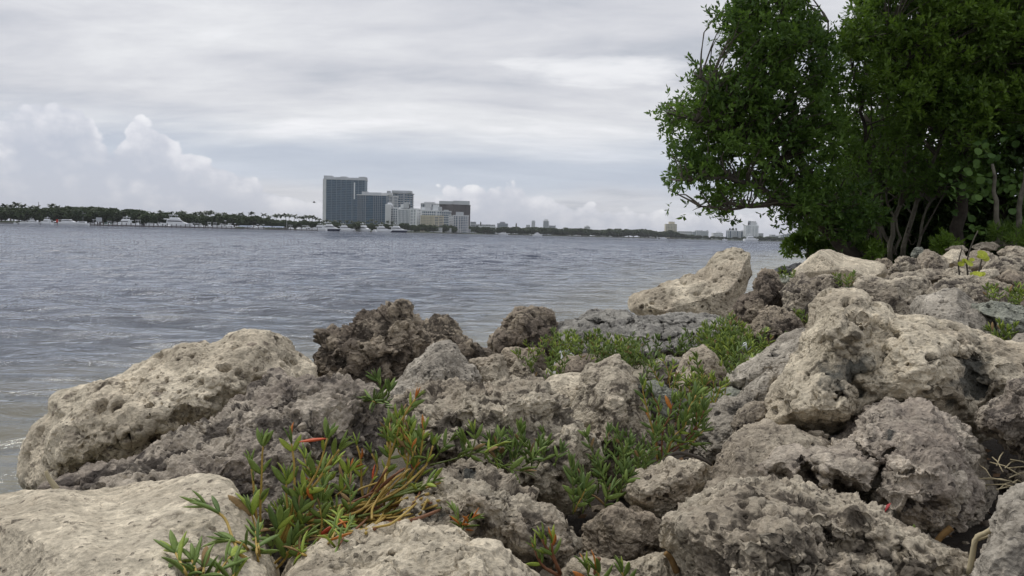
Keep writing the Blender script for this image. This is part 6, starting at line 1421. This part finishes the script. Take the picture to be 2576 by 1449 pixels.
    for x, y, d in spots: clump('dark green succulent clump in the shaded hollow before the dark slab', 'C', x, y+18, d, 6, .09, .12, .036, DG, 130+k, 'stemg', .024, group='dark succulents in the hollow before the slab'); k += 1
    spots = [(620, 270, 3.9), (660, 250, 4.0), (700, 240, 4.0), (740, 230, 4.0), (640, 300, 3.7), (690, 300, 3.7), (760, 290, 3.8), (720, 340, 3.5), (760, 340, 3.5), (800, 330, 3.6), (840, 320, 3.6), (700, 390, 3.3), (750, 390, 3.3), (720, 430, 3.1), (680, 450, 3.0), (860, 290, 3.8), (700, 200, 4.1), (800, 370, 3.4)]
    for x, y, d in spots: clump('lush green succulent clump right of the small pointed tan rock', 'C', x, y+20, d, 6, .12, .12, .038, BR if k % 2 else G, 160+k, 'stemg', .022, group='lush succulents right of the pointed rock'); k += 1
    spots = [(440, 440, 3.1), (400, 470, 2.9), (520, 500, 2.8), (540, 560, 2.6), (480, 560, 2.6), (580, 560, 2.6), (620, 540, 2.7)]
    for x, y, d in spots: clump('yellowish succulent clump around the foot of the small pointed tan rock', 'C', x, y+15, d, 4, .09, .09, .034, BR, 200+k, 'stem', .021, group='yellowish succulents below the pointed rock'); k += 1
    for (tg, x, y, d, lb) in [('D', 1290, 600, 4.3, 'tuft of green between the rust brown rock and the horned boulder'), ('D', 1540, 370, 4.9, 'little yellowish tuft left of the wide mauve rock'), ('D', 1180, 320, 6.2, 'single small tuft on the greenish stone'), ('D', 2440, 460, 3.8, 'green tuft above the green stained rock'), ('D', 2560, 480, 3.7, 'leafy tuft at the right edge above the green stained rock'), ('D', 2470, 700, 3.1, 'small weed at the foot of the green stained rock')]:
        clump(lb, tg, x, y, d, 7, .08, .08, .036, BR, 240+k, 'stemg', .022); k += 1
    print('leaves', NLEAF[0])
plants()
# ---- seedlings with round yellow leaves on the far rocks
def seedlings():
    rs = random.Random(2); sm = MB(); n = 9
    sm.add([(0, 0, -.05)]+[(math.cos(j*2*math.pi/n)*.5, math.sin(j*2*math.pi/n)*.42, .05*math.cos(2*j*2*math.pi/n)) for j in range(n)], [(0, 1+j, 1+(j+1) % n) for j in range(n)])
    me = newmesh('leaf', sm.v, sm.f); ym = leafy('seedling_yellow_leaf', (.34, .38, .03), (.42, .46, .05)); me.materials.append(ym)
    for i, (st, lv, lb) in enumerate([([(2195, 305), (2190, 230), (2210, 150)], [(2205, 240, .05)], 'bare brown stalk left of the yellow leaved seedlings'),
        ([(2245, 310), (2240, 220), (2275, 110), (2305, 45)], [(2250, 232, .09), (2225, 222, .05), (2270, 215, .04)], 'tall stalk seedling with round yellow leaves, centre one'),
        ([(2305, 310), (2320, 240), (2330, 200)], [(2330, 185, .10), (2350, 205, .07), (2318, 195, .05)], 'seedling with bright yellow leaves, right one'),
        ([(2260, 320), (2290, 305), (2310, 300)], [(2300, 300, .08), (2275, 306, .06), (2330, 300, .05)], 'low seedling with broad yellow green leaves at the foot')]):
        d = 5.0; w = [P(*fx('D', x, y), d) for x, y in st]; o = w[0].copy(); r = thing('sapling', lb, 'seedling', o)
        MB().tube([q-o for q in spline(w, 10)], [.006-.0003*j for j in range(10)], 5).build('stem', MTWIG, r, True)
        for x, y, s in lv:
            l = bpy.data.objects.new('leaf', me); COL.objects.link(l); l.parent = r; l.location = P(*fx('D', x, y), d-.02)-o; l.scale = (s*.8, s*.8, s*.8); l.rotation_euler = (rs.uniform(.8, 1.4), rs.uniform(-.4, .4), rs.uniform(-.6, .6))
seedlings()
# ---- small finds: dry stalks, twigs, shell, stray leaves
def stick(label, tg, pts, d, r0, r1, mat, name='dry_stalk', cat='twig'):
    w = [P(*fx(tg, q[0], q[1]), q[2] if len(q) > 2 else d) for q in pts]; c = spline(w, 12); o = c[0].copy()
    ob = MB().tube([q-o for q in c], [r0+(r1-r0)*i/11 for i in range(12)], 6).build(name, mat, None, True, o); tag(ob, label, cat)
STUB = plain('weathered_stem', (.20, .12, .045), .8, .5, 40)
STRAW = plain('dry_straw', (.42, .36, .23), .8, .15, 20)
stick('bent pale dry stalk leaning against the bluish grey stone', 'C', [(1960, 1440), (1975, 1350), (1995, 1255), (2040, 1230), (2095, 1195)], 1.18, .005, .0035, STRAW)
stick('second dry straw crossing the bent pale stalk', 'C', [(1990, 1265), (2040, 1250), (2085, 1235)], 1.2, .003, .002, STRAW)
stick('thick orange brown cut stem in the dark gap at the lower right', 'C', [(1780, 1290), (1820, 1240), (1868, 1200)], 1.5, .006, .007, STUB, 'plant_stump', 'stem')
stick('crooked orange brown stem stub at the bottom edge', 'C', [(460, 1430), (430, 1360), (400, 1330)], 1.35, .006, .005, STUB, 'plant_stump', 'stem')
stick('upright thin brown stub at the bottom edge right of centre', 'C', [(45, 1440), (50, 1390), (60, 1355)], 1.25, .005, .004, PM['stemr'], 'plant_stump', 'stem')
stick('pale twig standing between the pitted boulder and the mauve rock', 'A', [(292, 1005), (275, 980), (250, 945), (235, 910)], 1.85, .008, .004, STRAW, 'twig')
stick('dark dead twig lying on the pinkish knotted rock', 'D', [(1270, 570), (1290, 500), (1340, 450), (1420, 432)], 4.5, .012, .006, MBARK, 'twig')
stick('brown root like twig at the feet of the tall leafy shoots', 'C', [(390, 860), (450, 820), (520, 825), (600, 855), (640, 880)], 1.95, .006, .004, MBARK, 'twig')
rr = random.Random(8)
for i in range(16):
    x, y = rr.uniform(2030, 2330), rr.uniform(880, 1010)
    w = P(*fx('C', x, y), 1.75); a = rr.uniform(0, 3.14); L = rr.uniform(.04, .12); e = Vector((math.cos(a)*L, math.sin(a)*L, rr.uniform(-.01, .02)))
    ob = MB().tube([Vector((0, 0, 0)), e*.5+Vector((0, 0, .006)), e], .0016, 4).build('straw', STRAW, None, True, w); tag(ob, 'dry straw in the litter beneath the knobbly dark grey rock', 'straw', 'dry straws in the litter')
def single_leaf(label, tg, x, y, d, L, kind, rot):
    r = bpy.data.objects.new('fallen_leaf', LEAF[kind][1]); COL.objects.link(r); r.location = P(*fx(tg, x, y), d); r.scale = (L, L*1.8, L); r.rotation_euler = rot; tag(r, label, 'leaf')
PM['scarlet'] = leafy('scarlet_leaf', (.26, .015, .02), (.34, .03, .03)); LEAF['scarlet'] = [leaf_mesh('scarlet', 3)]*3
single_leaf('scarlet leaf sticking up in the gap before the forked crack boulder', 'C', 1500, 1140, 1.42, .032, 'scarlet', (0, -.9, 0))
single_leaf('tiny green leaf in the dark gap at the lower right', 'C', 1672, 1240, 1.45, .022, 'green', (0, -1.5, .4))
def shell():
    p = P(*fx('C', 808, 295), 3.45); r = thing('seashell', 'white broken shell lying among the green succulents', 'shell', p); m = MB(); n = 9
    v = [(0, 0, 0)]
    for j in range(n): a = -.9+1.8*j/(n-1); v.append((math.sin(a)*.028, .004*(j % 2), math.cos(a)*.05))
    for j in range(n): a = -.9+1.8*j/(n-1); v.append((math.sin(a)*.016, -.014, math.cos(a)*.028))
    f = [(n+1+j, 1+j, 2+j, n+2+j) for j in range(n-1)]+[(0, n+1+j, n+2+j) for j in range(n-1)]; m.add(v, f); o = m.build('valve', M['white'], r, True); o.rotation_euler = (.5, .3, -.4)
    md = o.modifiers.new('t', 'SOLIDIFY'); md.thickness = .003
shell()
peb = small_stone(3, 77, 'round'); peb.materials.append(RM['mauve'])
for i, (tg, x, y, d, s, lb) in enumerate([('A', 115, 1195, 1.12, .11, 'purple grey pebble stuck on the pale slab'), ('C', 1170, 728, 1.95, .13, 'small pebble in the hollow before the horned boulder foot'), ('C', 1215, 735, 1.95, .08, 'smallest pebble in the hollow before the horned boulder foot')]):
    o = bpy.data.objects.new('pebble', peb); COL.objects.link(o); o.location = P(*fx(tg, x, y), d); o.scale = (s, s, s); tag(o, lb, 'pebble')
